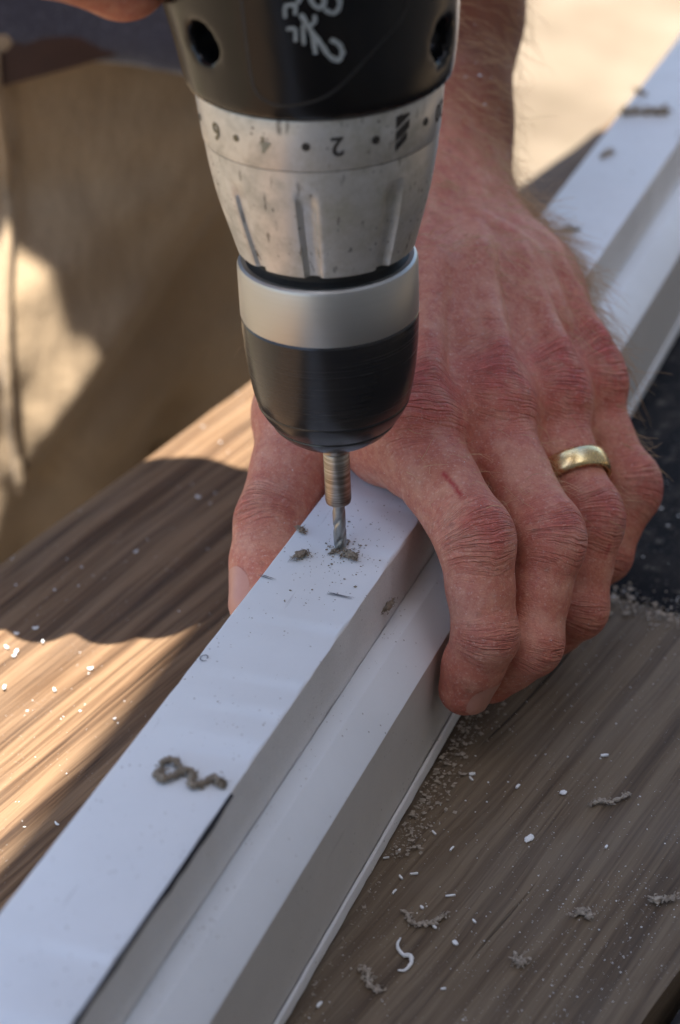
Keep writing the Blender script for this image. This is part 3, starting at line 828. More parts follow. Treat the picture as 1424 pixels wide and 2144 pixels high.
M['navy'] = cloth('dark_navy_knit', (.026, .025, .040), (.048, .046, .066), fuzz=.40, wrinkle=.3)
M['leather'] = plain('brown_leather', (.040, .016, .011), .45, vary=.35, scale=120, bump=.4)
M['brass'] = plain('dull_brass', (.5, .38, .2), .35, 1.0)
# trousers
Xt = axis_grid(-.40, .22, -.40, .22, .0055); Yt = axis_grid(.22, .66, .24, .62, .0055); Zt = axis_grid(-.92, .10, -.40, .09, .0055, cmax=.012)
Tf = Field(Xt, Yt, Zt, .06)
hc = np.array((-.165, .438, 0.0)); fl_ = ((0, 1, 0), .72)
Tf.chain([hc + (-.065, 0, .05), hc + (-.075, 0, -.08)], [.132, .138], .05, flat=fl_)
Tf.chain([hc + (.065, .012, .05), hc + (.080, .030, -.08)], [.132, .138], .05, flat=fl_)
Tf.cone(hc + (0.03, -.03, .03), hc + (.03, -.012, -.13), .085, .07, .06)
Tf.chain([hc + (.02, -.045, -.135), hc + (.01, .01, -.55)], [.085, .075], .05)
Tf.chain([hc + (-.06, -.052, -.135), hc + (-.115, -.05, -.42), hc + (-.135, .02, -.88)], [.100, .078, .062], .04)
Tf.chain([hc + (.10, .040, -.12), hc + (.115, .05, -.42), hc + (.125, .03, -.88)], [.098, .078, .062], .04)
# long slanting folds
Xg = Xt[:, None, None]; Yg = Yt[None, :, None]; Zg = Zt[None, None, :]
u = (Xg + .13) * .82 + (Zg + .1) * -.57 + 0 * Yg
fold = .0022 * np.sin(Zg * 190 + 3 * np.sin(Xg * 60)) * np.sin(Xg * 120 + 2 * np.sin(Zg * 45)) + .0045 * np.sin(u * 80 + 1.2 * np.sin((Xg - Zg) * 13)) * np.clip((-.02 - Zg) / .1, 0, 1) + .0025 * np.sin((Zg * 40 + Xg * 22))
q_ = .88 * (Xg + .045) - .48 * (Zg + .02) + .012 * np.sin(Zg * 28) + 0 * Yg
st = np.clip(q_ / .014, 0, 1); fold = fold + .022 * st * st * (3 - 2 * st)
fold = fold + .0075 * np.abs(np.sin(u * 34 + .9 * np.sin((Xg + Zg) * 17))) - .004
Tf.D = (Tf.D + fold).astype(np.float32)
Tf.D = np.maximum(Tf.D, np.broadcast_to(Zg - .055, Tf.D.shape)).astype(np.float32)
TV, TQ = Tf.mesh(3)
off_ = Vector((.13, -.42, -ZG))
trousers = np_mesh('trousers', TV, TQ, M['khaki'], person); trousers.location = off_
# fly seam
def front_y(x, z, VV=TV):
    d = (VV[:, 0] - x) ** 2 + (VV[:, 2] - z) ** 2
    near = np.argsort(d)[:60]; return VV[near, 1].min()
pts = [(-.1295 + .004 * math.sin(z * 9), front_y(-.1295, z) - .0012, z) for z in np.linspace(.02, -.17, 26)]
s_ = tube('fly_seam', pts, .0022, M['khaki'], trousers); 
# belt
def ellipse_band(name, z0, z1, grow, mat, parent, tilt=0.0, th=.004):
    V, Fc = [], []; sg = 96
    for i in range(sg):
        a = 2 * math.pi * i / sg
        cx, cy = hc[0], hc[1]
        rx, ry = .198 + grow, .122 + grow
        x = cx + math.copysign(abs(math.cos(a)) ** .8, math.cos(a)) * rx; y = cy + math.copysign(abs(math.sin(a)) ** .85, math.sin(a)) * ry
        dz = tilt * (x - cx)
        dx, dy = math.cos(a), math.sin(a)
        for (zz, g) in ((z0, 0), (z0, th), (z1, th), (z1, 0)): V.append((x + dx * g, y + dy * g, zz + dz))
    for i in range(sg):
        i2 = (i + 1) % sg
        for j in range(4):
            j2 = (j + 1) % 4; Fc.append((i * 4 + j, i2 * 4 + j, i2 * 4 + j2, i * 4 + j2))
    o = mesh_obj(name, V, Fc, mat, parent); sharpen(o, 30); o.location = off_; return o
belt = ellipse_band('belt', -.003, .026, -.0045, M['leather'], person, tilt=.25)
# shirt: torso leaning forward, hem hangs over the belt
Xs = axis_grid(-.46, .24, -.46, .24, .006); Ys = axis_grid(.18, .68, .18, .66, .006); Zs = axis_grid(-.03, .62, -.02, .62, .006)
Sf = Field(Xs, Ys, Zs, .06)
for sx in (-1, 1):
    Sf.chain([hc + (sx * .068, .000, -.04), hc + (sx * .07, -.012, .16), hc + (sx * .075, -.03, .40), hc + (sx * .07, -.03, .50)], [.145, .147, .150, .12], .06, flat=((0, 1, 0), .78))
Sf.cone(np.array((.022, .405, .46)), np.array((.026, .375, .32)), .082, .066, .05)
Sf.cone(np.array((-.325, .395, .46)), np.array((-.332, .33, .40)), .082, .066, .05)
Xg = Xs[:, None, None]; Yg = Ys[None, :, None]; Zg = Zs[None, None, :]
fold = .004 * np.sin(Xg * 60 + 2 * np.sin(Zg * 14)) + .003 * np.sin(Zg * 55 + Xg * 30) + 0 * Yg
hem = .004 + .016 * np.clip(-(Xg + .055) / .075, -1, 1.2) + .002 * np.sin(Xg * 70) + 0 * Yg + 0 * Zg
Sf.D = np.maximum(Sf.D + fold, hem - Zg).astype(np.float32)
Sf.D = np.maximum(Sf.D, -(Sf.D + .012 + 0 * Zg) * (Zg < .10) - .5 * (Zg >= .10)).astype(np.float32)      # hollow at the hem
SV, SQ = Sf.mesh(2)
shirt = np_mesh('shirt', SV, SQ, M['navy'], person); shirt.location = off_

# ------------------------------------------------------------------ cordless drill
drill = empty('cordless_drill', (0, 0, 0), (0, R(-2.2), 0))
tag(drill, 'black and silver cordless drill standing upright over the white trim', 'drill')
t = NT('black_housing'); v = t.coord()
t.P(Base_Color=t.mix(t.ramp(t.noise(v, 120, 5, .7), [(.5, 0.0), (.8, 1.0)]), (.006, .006, .0063), (.013, .012, .011)), Specular_IOR_Level=.35,
    Roughness=t.math('ADD', .15, t.math('MULTIPLY', t.noise(v, 90, 5, .7), .16)), Normal=t.bump(t.noise(v, 1500, 2), .05, .0001)); M['housing'] = t.m
t = NT('satin_silver'); v = t.coord()
gr = t.ramp(t.noise(v, 70, 6, .72), [(.44, 0.0), (.68, 1.0)])
scr = t.math('MAXIMUM', t.ramp(t.noise(t.mapv(v, (700, 700, 90), rot=(.6, .5, .2)), 1.0, 4, .6), [(.31, 1.0), (.345, 0.0)]), t.ramp(t.noise(t.mapv(v, (600, 600, 110), rot=(-.7, -.9, .6)), 1.0, 4, .6), [(.31, 1.0), (.345, 0.0)]))
scr2 = t.math('MULTIPLY', scr, t.ramp(t.noise(v, 70, 3), [(.40, 0.0), (.55, 1.0)]))
c = t.mix(t.math('MULTIPLY', gr, .62), (.62, .61, .58), (.27, .25, .17))
c = t.mix(t.math('MULTIPLY', scr2, .85), c, (.06, .05, .04))
dots = t.math('MULTIPLY', t.ramp(t.voro(v, 420), [(.11, 1.0), (.2, 0.0)]), t.ramp(t.noise(v, 60, 3), [(.53, 0.0), (.62, 1.0)]))
c = t.mix(t.math('MULTIPLY', dots, .8), c, (.08, .06, .05))
t.P(Base_Color=c, Metallic=.55, Roughness=t.math('ADD', .34, t.math('MULTIPLY', gr, .3)), Normal=t.bump(t.math('SUBTRACT', t.noise(v, 1200, 3), scr2), .12, .0003)); M['silver'] = t.m
t = NT('turned_aluminium'); v = t.coord()
ln_ = t.noise(t.mapv(v, (20, 20, 5000)), 1.0, 3, .6)
t.P(Base_Color=t.mix(ln_, (.44, .44, .415), (.54, .535, .51)), Metallic=.9, Roughness=t.math('ADD', .36, t.math('MULTIPLY', ln_, .14)), Normal=t.bump(ln_, .08, .0002)); M['alu'] = t.m
t = NT('black_sleeve'); v = t.coord()
ln_ = t.noise(t.mapv(v, (25, 25, 2500)), 1.0, 3, .6)
t.P(Base_Color=t.mix(ln_, (.010, .010, .011), (.024, .023, .023)), Roughness=t.math('ADD', .17, t.math('MULTIPLY', ln_, .16)), Normal=t.bump(ln_, .08, .0002)); M['sleeve'] = t.m
t = NT('bit_steel'); v = t.coord()
ln_ = t.noise(t.mapv(v, (60, 60, 1400), rot=(.12, .1, 0)), 1.0, 4, .65)
t.P(Base_Color=t.mix(t.ramp(ln_, [(.35, 0.0), (.65, 1.0)]), (.20, .165, .13), (.50, .46, .41)), Metallic=1.0, Roughness=t.math('ADD', .25, t.math('MULTIPLY', ln_, .25))); M['steel'] = t.m
M['bright_steel'] = plain('bright_steel', (.36, .36, .34), .38, 1.0, vary=.25, scale=700)
M['dark_gap'] = plain('dark_rubber', (.012, .012, .012), .6)
M['print'] = plain('black_print', (.025, .022, .02), .6)
M['worn_print'] = plain('worn_print', (.16, .13, .07), .7)
M['faded_print'] = plain('faded_print', (.30, .27, .19), .7)
M['white_ink'] = plain('white_paint_marker', (.26, .29, .29), .6, vary=.45, scale=700)

# twist bit: two flutes winding up a thin rod
def bit_r(r, h, a):
    tw = h * .55
    return r * (1 - .17 * max(0, math.cos(2 * (a - tw))) ** 3) if h < 12.0 else r
lathe('drill_bit', [(1.62 if h > -5 else 1.0, h) for h in np.linspace(-7, 13.2, 60)], M['bright_steel'], drill, 40, bit_r)
lathe('bit_shank', [(2.2, 12.9), (3.1, 13.4), (3.25, 14.2), (3.25, 27.2), (3.05, 27.6), (3.7, 28.2), (3.9, 31.5)], M['steel'], drill, 48)
lathe('nose_ring', [(3.4, 29.2), (4.4, 29.4), (5.1, 30.2), (5.5, 31.0), (5.5, 31.9)], M['alu'], drill, 64)
sleeve_prof = [(5.3, 31.4), (7.2, 31.5), (8.9, 32.0), (10.9, 33.1), (13.3, 34.9), (14.9, 36.7), (15.2, 37.2), (15.1, 37.5), (15.6, 38.0), (17.2, 40.4), (18.35, 42.6), (18.4, 43.0), (18.32, 43.3), (18.65, 43.9), (19.35, 47.0), (20.1, 51.5), (20.65, 57.0), (20.95, 62.0), (21.0, 64.6), (20.7, 65.1)]
lathe('chuck_sleeve', sleeve_prof, M['sleeve'], drill)
lathe('chuck_collar', [(20.4, 64.9), (20.95, 65.2), (21.1, 65.7), (21.1, 77.6), (20.8, 78.4), (20.2, 78.8), (19.9, 78.8)], M['alu'], drill)
lathe('spindle_neck', [(20.0, 78.6), (18.6, 78.9), (17.6, 79.6), (17.6, 84.0)], M['dark_gap'], drill)
FL = [R(-90 + a) for a in (-8 + 46 * k for k in range(8))]
def clutch_r(r, h, a):
    up = min(1, max(0, (104.5 - h) / 5.0)) * min(1, max(0, (h - 81.0) / 1.5) + .7)
    best = min(abs((a - f + math.pi) % (2 * math.pi) - math.pi) for f in FL)
    x = best / R(5.4)
    g = max(0, 1 - x * x) if x < 1 else 0
    return r - 1.35 * up * min(1, g * 1.5)
cp = [(18.5, 81.8), (20.2, 81.9)] + [(20.75 + .2165 * (h - 82.2) + .75 * math.sin(math.pi * ((h - 82.2) / 27.0) ** 1.2), h) for h in np.linspace(82.3, 109.1, 34)]
lathe('clutch_grip', cp, M['silver'], drill, 240, clutch_r)
hb = [(26.4, 109.2), (26.7, 109.35), (26.85, 109.6), (27.9, 120.2), (27.7, 120.8), (25.0, 120.9)]
lathe('clutch_ring', hb, M['silver'], drill, 128)
ring = [c_ for c_ in drill.children if c_.name.startswith('clutch_ring')][0]
def ring_surface(px, h):          # lateral mm -> local point just proud of the number ring (mm)
    r = 27.05 + (h - 109.6) / 10.6 * .85 + .06
    return r
def wrap(u_deg, h, proud=.05):
    r = 27.05 + (h - 109.6) / 10.6 * .85 + proud
    a = R(-90 + u_deg); return Vector((r * math.cos(a), r * math.sin(a), HZ(h))) * .001
def text_wrap(s, u_deg, h, size, mat, name, flip=True):
    cu = bpy.data.curves.new('txt', 'FONT'); cu.body = s; cu.size = size; cu.align_x = 'CENTER'; cu.align_y = 'CENTER'; cu.resolution_u = 3
    cu.offset = size * .018
    ob = bpy.data.objects.new('txt', cu); col.objects.link(ob)
    dg = bpy.context.evaluated_depsgraph_get(); dg.update()
    m2 = bpy.data.meshes.new_from_object(ob.evaluated_get(dg)); bpy.data.objects.remove(ob)
    for v_ in m2.vertices:
        x, y = v_.co.x, v_.co.y
        if flip: x, y = -x, -y
        v_.co = wrap(u_deg + math.degrees(x / 27.5), h + y)
    o = bpy.data.objects.new(name, m2); col.objects.link(o); o.parent = ring; m2.materials.append(mat); return o
def patch(poly, mat, name):       # polygon in (deg, height) wrapped on the ring, cut fine enough to follow it
    bm = bmesh.new(); vs = [bm.verts.new((x, y, 0)) for x, y in poly]; bm.faces.new(vs)
    bmesh.ops.triangulate(bm, faces=bm.faces); bmesh.ops.subdivide_edges(bm, edges=bm.edges, cuts=2, use_grid_fill=True)
    for v_ in bm.verts: v_.co = wrap(v_.co.x, v_.co.y)
    return bm_obj(name, bm, mat, ring)
def dot(u_, h, r, mat): patch([(u_ + math.degrees(r * math.cos(a) / 27.5), h + r * math.sin(a)) for a in np.linspace(0, 6.283, 15)[:-1]], mat, 'index_dot')
HM = 115.2
text_wrap('2', 8.0, HM, 6.0, M['print'], 'number_mark'); dot(-6, HM, .95, M['print']); dot(26, HM, .95, M['print'])
text_wrap('4', -25, HM, 5.4, M['faded_print'], 'number_mark'); text_wrap('6', -55, HM, 5.8, M['worn_print'], 'number_mark')
dot(-41, HM, .8, M['worn_print']); dot(-75, HM, .9, M['print']); dot(57, HM, .95, M['print']); text_wrap('20', 73, HM, 5.6, M['print'], 'number_mark')
for (a0, a1, b0, b1) in ((117.2, 118.9, 36.5, 44.5), (114.4, 116.5, 36.5, 44.5), (112.0, 113.7, 36.5, 43.2)):
    s1 = 1.5
    patch([(b0, a0 - s1 * .5), (b1, a0 + s1), (b1, a1 + s1 * .3 if a1 > 118 else a1 + s1), (b0, a1 - s1 * .5 if a1 < 118 else a1 + .4)], M['print'], 'drill_mark')

# housing
Xh = np.arange(-.165, .045, .0013); Yh = np.arange(-.045, .05, .0013); Zh = np.arange(.116, .292, .0013)
Hf = Field(Xh, Yh, Zh, .03)
Hf.chain([mm(0, 0, 112), mm(0, 0, 132), mm(-1, 0, 150), mm(-1, 0, 255)], [.0278, .0288, .0305, .0300], .012)
Hf.chain([mm(-8, 2, 172), mm(-48, 4, 184), mm(-128, 9, 192)], [.026, .0185, .0180], .030)
Hf.cone(mm(-136, 9, 193), mm(-150, 10, 195), .024, .024, .006)
Xg = Xh[:, None, None]; Yg = Yh[None, :, None]; Zg = Zh[None, None, :]
Hf.D = np.maximum(Hf.D, .1212 - Zg + 0 * Xg + 0 * Yg)
Hf.D = np.maximum(Hf.D, Zg - .278 + 0 * Xg + 0 * Yg)
HOLES = [(mm(-20.0, -17.5, 136.5), mm(-34, -31, 137.5)), (mm(25.5, -13.5, 133), mm(42, -24, 136))]
for a_, b_ in HOLES: Hf.cone(a_, b_, .0044, .0047, .0006, cut=True)
HV, HQ = Hf.mesh(2)
housing = np_mesh('housing', HV, HQ, M['housing'], drill); housing.location = (0, 0, .0021)
bm = bmesh.new(); bmesh.ops.create_cube(bm, size=1.0)
for v_ in bm.verts: v_.co = Vector((v_.co.x * .050 - .188, v_.co.y * .070 + .008, v_.co.z * .105 + .205))
bmesh.ops.bevel(bm, geom=list(bm.edges), offset=.007, segments=4, affect='EDGES')
bm_obj('battery_pack', bm, M['housing'], drill)
# surface point of the housing on the camera side, lateral x and height h in mm
from mathutils.bvhtree import BVHTree
bvh = BVHTree.FromPolygons([tuple(x) for x in HV], [tuple(int(i) for i in q) for q in HQ])
def on_housing(x, h, proud=.12):
    hit = bvh.ray_cast(Vector((x * .001, -.12, h * .001)), Vector((0, 1, 0)))
    if hit[0] is None: return None
    return hit[0] + hit[1] * proud * .001
def stroke(pts, w, mat, name, parent, proud=.1):
    """flat painted stroke laid on the housing through (lateral, height) points"""
    P2 = [Vector((a, b, 0)) for a, b in pts]; P2 = catmull(P2, 7) if len(P2) > 2 else [P2[0].lerp(P2[1], k / 6) for k in range(7)]
    V, Fc = [], []
    for i, q in enumerate(P2):
        d = (P2[min(i + 1, len(P2) - 1)] - P2[max(i - 1, 0)]).normalized(); s = Vector((-d.y, d.x, 0))
        ww = w * (.85 + .3 * mnoise.noise((i * .4, len(pts), w))) * (.7 if i in (0, len(P2) - 1) else 1)
        for g in (-.5, 0, .5):
            e = q + s * ww * g; p_ = on_housing(e.x, e.y, proud * (1.4 if g == 0 else 1))
            if p_ is None: return None
            V.append(p_)
    for i in range(len(P2) - 1):
        for j in (0, 1): Fc.append((i * 3 + j, i * 3 + j + 1, (i + 1) * 3 + j + 1, (i + 1) * 3 + j))
    return mesh_obj(name, V, Fc, mat, parent)
def hp(x, y):                                  # marks were measured in picture units of the marked face; to lateral / height in mm
    return ((560 + x * .1685 - 664) * .0975, 121 + (250 - y * .1685) / 8.9)
for pts, w_ in (([(820, 480), (925, 545), (965, 650), (905, 725), (800, 670), (715, 545), (600, 390), (470, 170)], 1.2),
                ([(600, 380), (615, 500), (630, 640)], 1.1), ([(490, 290), (490, 530)], .9),
                ([(285, 345), (385, 345), (390, 490)], .9), ([(280, 90), (275, 215)], .8), ([(270, 80), (400, 70), (400, 180)], .9),
                ([(640, 190), (640, 260), (560, 330)], .9),
                ([(590, -30), (640, 80), (730, 110), (770, 20), (700, -60)], 1.0), ([(760, 130), (880, 185), (955, 100), (930, -20), (850, -60)], 1.0),
                ([(300, -40), (380, -90), (470, -20), (430, 60)], .9), ([(480, -180), (600, -160), (640, -260), (560, -330)], 1.0), ([(700, -200), (820, -150), (900, -260)], 1.0)):
    stroke([hp(*q) for q in pts], w_ * 1.1, M['white_ink'], 'paint_marking', housing)
def hq(x, y): return ((x - 664) * .0985, 121 + (250 - y) / 8.9)
stroke([hq(*q) for q in ((514, -250), (516, -60), (520, 60), (526, 150), (534, 185), (556, 205), (600, 212), (690, 190), (780, 120), (850, 60), (862, 0), (866, -250))], .8, M['dark_gap'], 'panel_seam', housing, .05)

# ------------------------------------------------------------------ shavings, chips, dust
def crumb(name, path, rad, mat, seg=7, jit=.35, bumps=.5):
    rads = [rad * (1 + bumps * mnoise.noise((i * .9, rad * 9000, 1))) for i in range(len(path))]
    return tube(name, path, rads, mat, None, seg, jit)
def shreds(path, count, spread, length, width, mat, parent, seed=1):
    """torn fibres bristling from a shaving"""
    rg = random.Random(seed); V, Fc = [], []
    for _ in range(count):
        p = Vector(path[rg.randrange(len(path))]) + Vector((rg.gauss(0, spread), rg.gauss(0, spread), abs(rg.gauss(0, spread * .5))))
        d = Vector((rg.gauss(0, 1), rg.gauss(0, 1), rg.gauss(0, .22))).normalized(); w_ = d.cross(Vector((rg.gauss(0, 1), rg.gauss(0, 1), rg.gauss(0, 1)))).normalized()
        L = length * rg.uniform(.4, 1.2); ww = width * rg.uniform(.4, 1.3); n_ = d.cross(w_) * ww * .35; b0 = len(V); k_ = w_ * L * rg.uniform(-.25, .25)
        for u_, g in ((-.5, .35), (0, 1), (.5, .25)):
            c_ = p + d * L * u_ + (k_ if u_ == 0 else Vector())
            V.extend([c_ - w_ * ww * g, c_ + w_ * ww * g, c_ + n_])
        for q in (0, 3):
            for a_, b_ in ((0, 1), (1, 2), (2, 0)): Fc.append((b0 + q + a_, b0 + q + b_, b0 + q + 3 + b_, b0 + q + 3 + a_))
        Fc += [(b0 + 2, b0 + 1, b0), (b0 + 6, b0 + 7, b0 + 8)]
    return mesh_obj('torn_fibres', V, Fc, mat, parent, False)
def TP(n, tt, z): return T(n * .001, tt * .001, z * .001)
# crinkled curl lying on the trim top
loop = [(-3.6, -98.0), (-2.0, -96.4), (.2, -96.6), (1.4, -98.6), (.6, -101.2), (-1.2, -102.6), (-2.6, -101.2), (-2.6, -99.4)]
path = [TP(a, b, 1.0 + .3 * math.sin(i)) for i, (a, b) in enumerate(loop)]
tail = [(1.0, -99.8), (2.6, -98.4), (4.0, -98.0), (4.8, -99.6), (5.2, -101.4), (6.2, -102.2), (7.4, -100.6), (8.4, -98.8), (9.6, -98.4), (10.6, -99.2), (11.6, -99.6), (11.6, -98.6)]
curl = empty('shaving_curl', TP(4, -99.5, 0))
tag(curl, 'crinkled grey brown worm-like shaving lying by the marker line on the trim', 'shaving')
for pth in (loop, tail):
    P3 = catmull([TP(a, b, 1.15 + .35 * math.sin(i * 1.7)) for i, (a, b) in enumerate(pth)], 6)
    o = crumb('strand', P3, .00074, M['shaving'], 8, .55, .6); o.parent = curl; o.location = -curl.location
    o = shreds(P3, 190, .00055, .0011, .00022, M['shaving'], curl, 5); o.location = -curl.location
def chunk(name, p, size, mat, seed, flat=.55, elong=1.4, rot=None):
    """irregular torn crumb"""
    bm = bmesh.new(); bmesh.ops.create_icosphere(bm, subdivisions=3, radius=1.0)
    rz = rot if rot is not None else seed * 1.7
    for v_ in bm.verts:
        k_ = 1 if 'shaving' in name else .35
        d = 1 + k_ * .55 * mnoise.noise(v_.co * 1.6 + Vector((seed, 0, 0))) + k_ * .5 * mnoise.noise(v_.co * 3.7 + Vector((0, seed, 0))) + k_ * .45 * mnoise.noise(v_.co * 9.0 + Vector((seed, seed, 0)))
        q = v_.co * d; q = Vector((q.x * elong, q.y, q.z * flat)) * (.72 if 'shaving' in name else 1)
        v_.co = Matrix.Rotation(rz, 3, 'Z') @ q * size
    zmin = min(v_.co.z for v_ in bm.verts)
    for v_ in bm.verts: v_.co.z -= zmin
    o = bm_obj(name, bm, mat, None, smooth=False); o.location = p
    if 'shaving' in name:
        ca, sa = math.cos(rz), math.sin(rz)
        shreds([Vector((ca * u_, sa * u_, .4 * flat * size)) for u_ in np.linspace(-size * elong, size * elong, 9)], 60, size * .45, size * 1.2, size * .16, mat, o, int(seed * 10))
    return o
for i, (a, b, s, lab) in enumerate([(-12.1, 3.4, .00105, 'small torn brown crumb near the left edge of the trim beside the bit'),
        (-7.6, -8.5, .0015, 'folded wedge-shaped brown crumb on the trim before the bit'),
        (4.2, -3.9, .0015, 'dark ragged crumb lying right at the drilled hole'),
        (-.6, -3.4, .0008, 'pale small crumb touching the drilled hole')]):
    tag(chunk('shaving_crumb', TP(a, b, .1), s, M['shaving'], i + 1.3, .6, 1.5), lab, 'shaving', 'crumbs round the bit')
for i, (a, b, s, e, rz, lab) in enumerate([(-7.0, 280.4, .0024, 1.8, 1.0, 'oval brown crumb on the trim between the long shaving and the wrist'),
        (-1.0, 210.3, .0026, 1.4, .2, 'dark round crumb on the trim close to the wrist'), (-11.8, 346.8, .0021, 2.0, 2.0, 'narrow brown crumb at the trim edge past the long shaving')]):
    tag(chunk('shaving_crumb', TP(a, b, .1), s * .8, M['chip_tan'], i + 7.7, .35, e, rz), lab, 'shaving', 'crumbs on the far trim')
tag(chunk('shaving_crumb', T(.0148, -.0045, -.012), .0011, M['shaving'], 3.3, .8, 2.6, 1.1), 'brown flake caught on the wall of the step by the index finger', 'shaving')
P3 = catmull([TP(a, b, 1.2) for a, b in ((-12.5, 320.5), (-8.5, 324.2), (-5, 324.4), (-2, 327.5), (.5, 326), (3, 328.6))], 6)
o = tag(crumb('fibre_shaving', P3, .0013, M['chip_tan'], 7, .7, 1.1), 'long smeared brown shaving on the trim far behind the hand', 'shaving')
shreds(P3, 80, .0011, .0028, .0005, M['chip_tan'], o, 77)
# chips on the planks
def chip(p, L, w, ang, mat, name, curlz=0.0, th=.00035):
    V, Fc = [], []; n_ = 7
    for i in range(n_ + 1):
        u = i / n_ - .5; ww = w * (.55 + .45 * math.cos(u * 2.6)) * (1 + .3 * mnoise.noise((u * 6, L * 999, ang)))
        bend = curlz * (u * u * 4) ; side = .25 * L * math.sin(u * 3 + ang) * (1 if L > .004 else .2)
        for s in (-1, 1):
            for zz in (0, th): V.append((u * L, side + s * ww * .5, zz + bend + .0002))
    for i in range(n_):
        a = i * 4; b = a + 4
        Fc += [(a + 1, b + 1, b + 3, a + 3), (a, a + 2, b + 2, b), (a, b, b + 1, a + 1), (a + 2, a + 3, b + 3, b + 2)]
    Fc += [(0, 1, 3, 2), (n_ * 4, n_ * 4 + 2, n_ * 4 + 3, n_ * 4 + 1)]
    o = mesh_obj(name, V, Fc, mat, None, smooth=False); o.location = p; o.rotation_euler = (0, 0, ang)
    return o
white = [(39.2, .5, 1.6, 1.0), (39.9, -1.3, 1.7, .5), (51.6, 2, 1.7, .7), (65, 25.2, 2.0, .8), (42.2, -25.1, 1.7, .5), (48.9, -28.2, 1.8, .5), (45.5, -41.1, 2.0, .55), (43.4, -43.8, 1.6, .5),
         (44.7, -49.2, 1.8, .5), (56.8, -43.5, 2.4, .5), (65.6, -57.3, 1.6, 1.1), (49.2, -90.7, 2.0, .8), (60.0, -99, 1.4, .8), (65.9, -48.5, 1.3, .5), (38.2, -36, 2.2, .5), (36.8, -39.5, 1.5, .4), (53, -50.6, 1.2, .6), (81, -8, 1.2, .6), (70.5, -72, 1.2, .5), (58.8, -55, 1.5, .6)]
for i, (m_, b_, L, w_) in enumerate(white):
    tag(chip(B(m_ * .001, b_ * .001, .0003), L * .001, w_ * .001, i * 2.1, M['chip_white'], 'white_chip'), 'tiny white chip lying on the grey brown plank', 'chip', 'white chips on the grey plank')
lw = [(-98.1, -4.6, 2.4, 1.4), (-95.3, -16.8, 2.6, 1.5), (-99, -16.3, 2.2, 1.2), (-94.7, -18.6, 1.8, 1.2), (-75, -25.7, 2.0, 1.0), (-72.8, -12.6, 2.2, 1.5), (-87.4, -31.9, 2.4, 1.4), (-99.9, 79.6, 2.4, 1.0), (-97.6, 43.2, 2.0, .8), (-39.7, -70.7, 2.2, .8), (-53.4, -27.9, 1.2, .8), (-92, -9, 1.6, 1.0), (-101, -9.5, 2.0, 1.2)]
for i, (m_, b_, L, w_) in enumerate(lw):
    tag(chip(B(m_ * .001, b_ * .001, .0004), L * .0007, w_ * .0006, i * 1.3, M['chip_white'], 'white_chip', .0003), 'white chip lying on the dark brown plank beside the trim', 'chip', 'white chips on the brown plank')
tag(chunk('white_chip', B(.0626, .0057, .0002), .00085, M['chip_white'], 2.2, .5, 1.1), 'roundish white chip, the squarest and brightest on the grey plank', 'chip')
tag(chunk('white_chip', B(.0633, -.0149, .0002), .0009, M['chip_white'], 5.2, .5, 1.8, .9), 'cream oval chip lying alone on the grey plank', 'chip')
P3 = catmull([B(.0540, -.0625, .0008), B(.0548, -.0655, .0011), B(.0572, -.0670, .0006), B(.0592, -.0670, .0012), B(.0603, -.0690, .0008), B(.0600, -.0712, .0005), B(.0588, -.0722, .0008)], 6)
tag(tube('white_curl', P3, [.00018 + .00036 * math.sin(math.pi * i / (len(P3) - 1)) for i in range(len(P3))], M['chip_white'], None, 6, .25), 'bent white plastic curl on the grey plank near the trim lip', 'shaving')
for i, (pts, r_, lab) in enumerate([
        ([(.0512, -.0545), (.0535, -.0570), (.0560, -.0560), (.0580, -.0535), (.0592, -.0500)], .00075, 'fuzzy brown fibrous curl beside the trim lip on the grey plank'),
        ([(.0705, .0045), (.0725, .0072), (.0750, .0088), (.0772, .0140)], .00065, 'pale tan twisted shaving lying alone on the grey plank'),
        ([(.0852, -.0345), (.0868, -.0325), (.0888, -.0342)], .0009, 'ragged pale tuft on the open grey plank'),
        ([(.0800, -.0545), (.0815, -.0562), (.0822, -.0545)], .0009, 'small tan knot of shaving on the open grey plank'),
        ([(.0510, -.0770), (.0530, -.0760), (.0545, -.0785), (.0560, -.0800), (.0588, -.0802)], .0008, 'broken tan shaving below the white curl'),
        ([(.0985, -.0205), (.1015, -.0185), (.1030, -.0170)], .0009, 'brown shaving near the split edge of the grey plank')]):
    P3 = catmull([B(a, b, .0009) for a, b in pts], 7)
    o = crumb('fibre_shaving', P3, r_ * .55, M['chip_tan'], 6, .8, .9); tag(o, lab, 'shaving')
    shreds(P3, 60, r_ * .75, .0013, .00036, M['chip_tan'], o, i + 20)
# dust
def flakes(name, spots, mat, label):
    V, Fc = [], []
    for p, s in spots:
        b0 = len(V); a = random.uniform(0, 6.28); e = random.uniform(.35, 1.0); up = random.uniform(.15, .6)
        for q in range(4):
            an = a + q * 1.571
            rr = s * (1 if q % 2 else e)
            V.append(p + Vector((math.cos(an) * rr, math.sin(an) * rr, random.uniform(0, s * .3))))
        V.append(p + Vector((random.uniform(-.3, .3) * s, random.uniform(-.3, .3) * s, s * up + .0001)))
        for q in range(4): Fc.append((b0 + q, b0 + (q + 1) % 4, b0 + 4))
        Fc.append((b0 + 3, b0 + 2, b0 + 1, b0))
    tag(mesh_obj(name, V, Fc, mat, None, False), label, None, None, 'stuff')
def rs(a, b): return random.uniform(a, b)
ex = lambda lo, hi: lo * (hi / lo) ** (random.random() ** 2.2)
sp = [(T(.5 * random.gauss(0, .012), random.gauss(-.003, .012), .0001), ex(.00012, .0006)) for _ in range(150)]
sp = [q for q in sp if -.012 < q[0].dot(TN) < .013]
sp += [(T(rs(-.0125, .0130), rs(-.2, .02), .0001), ex(.0001, .00028)) for _ in range(150)]
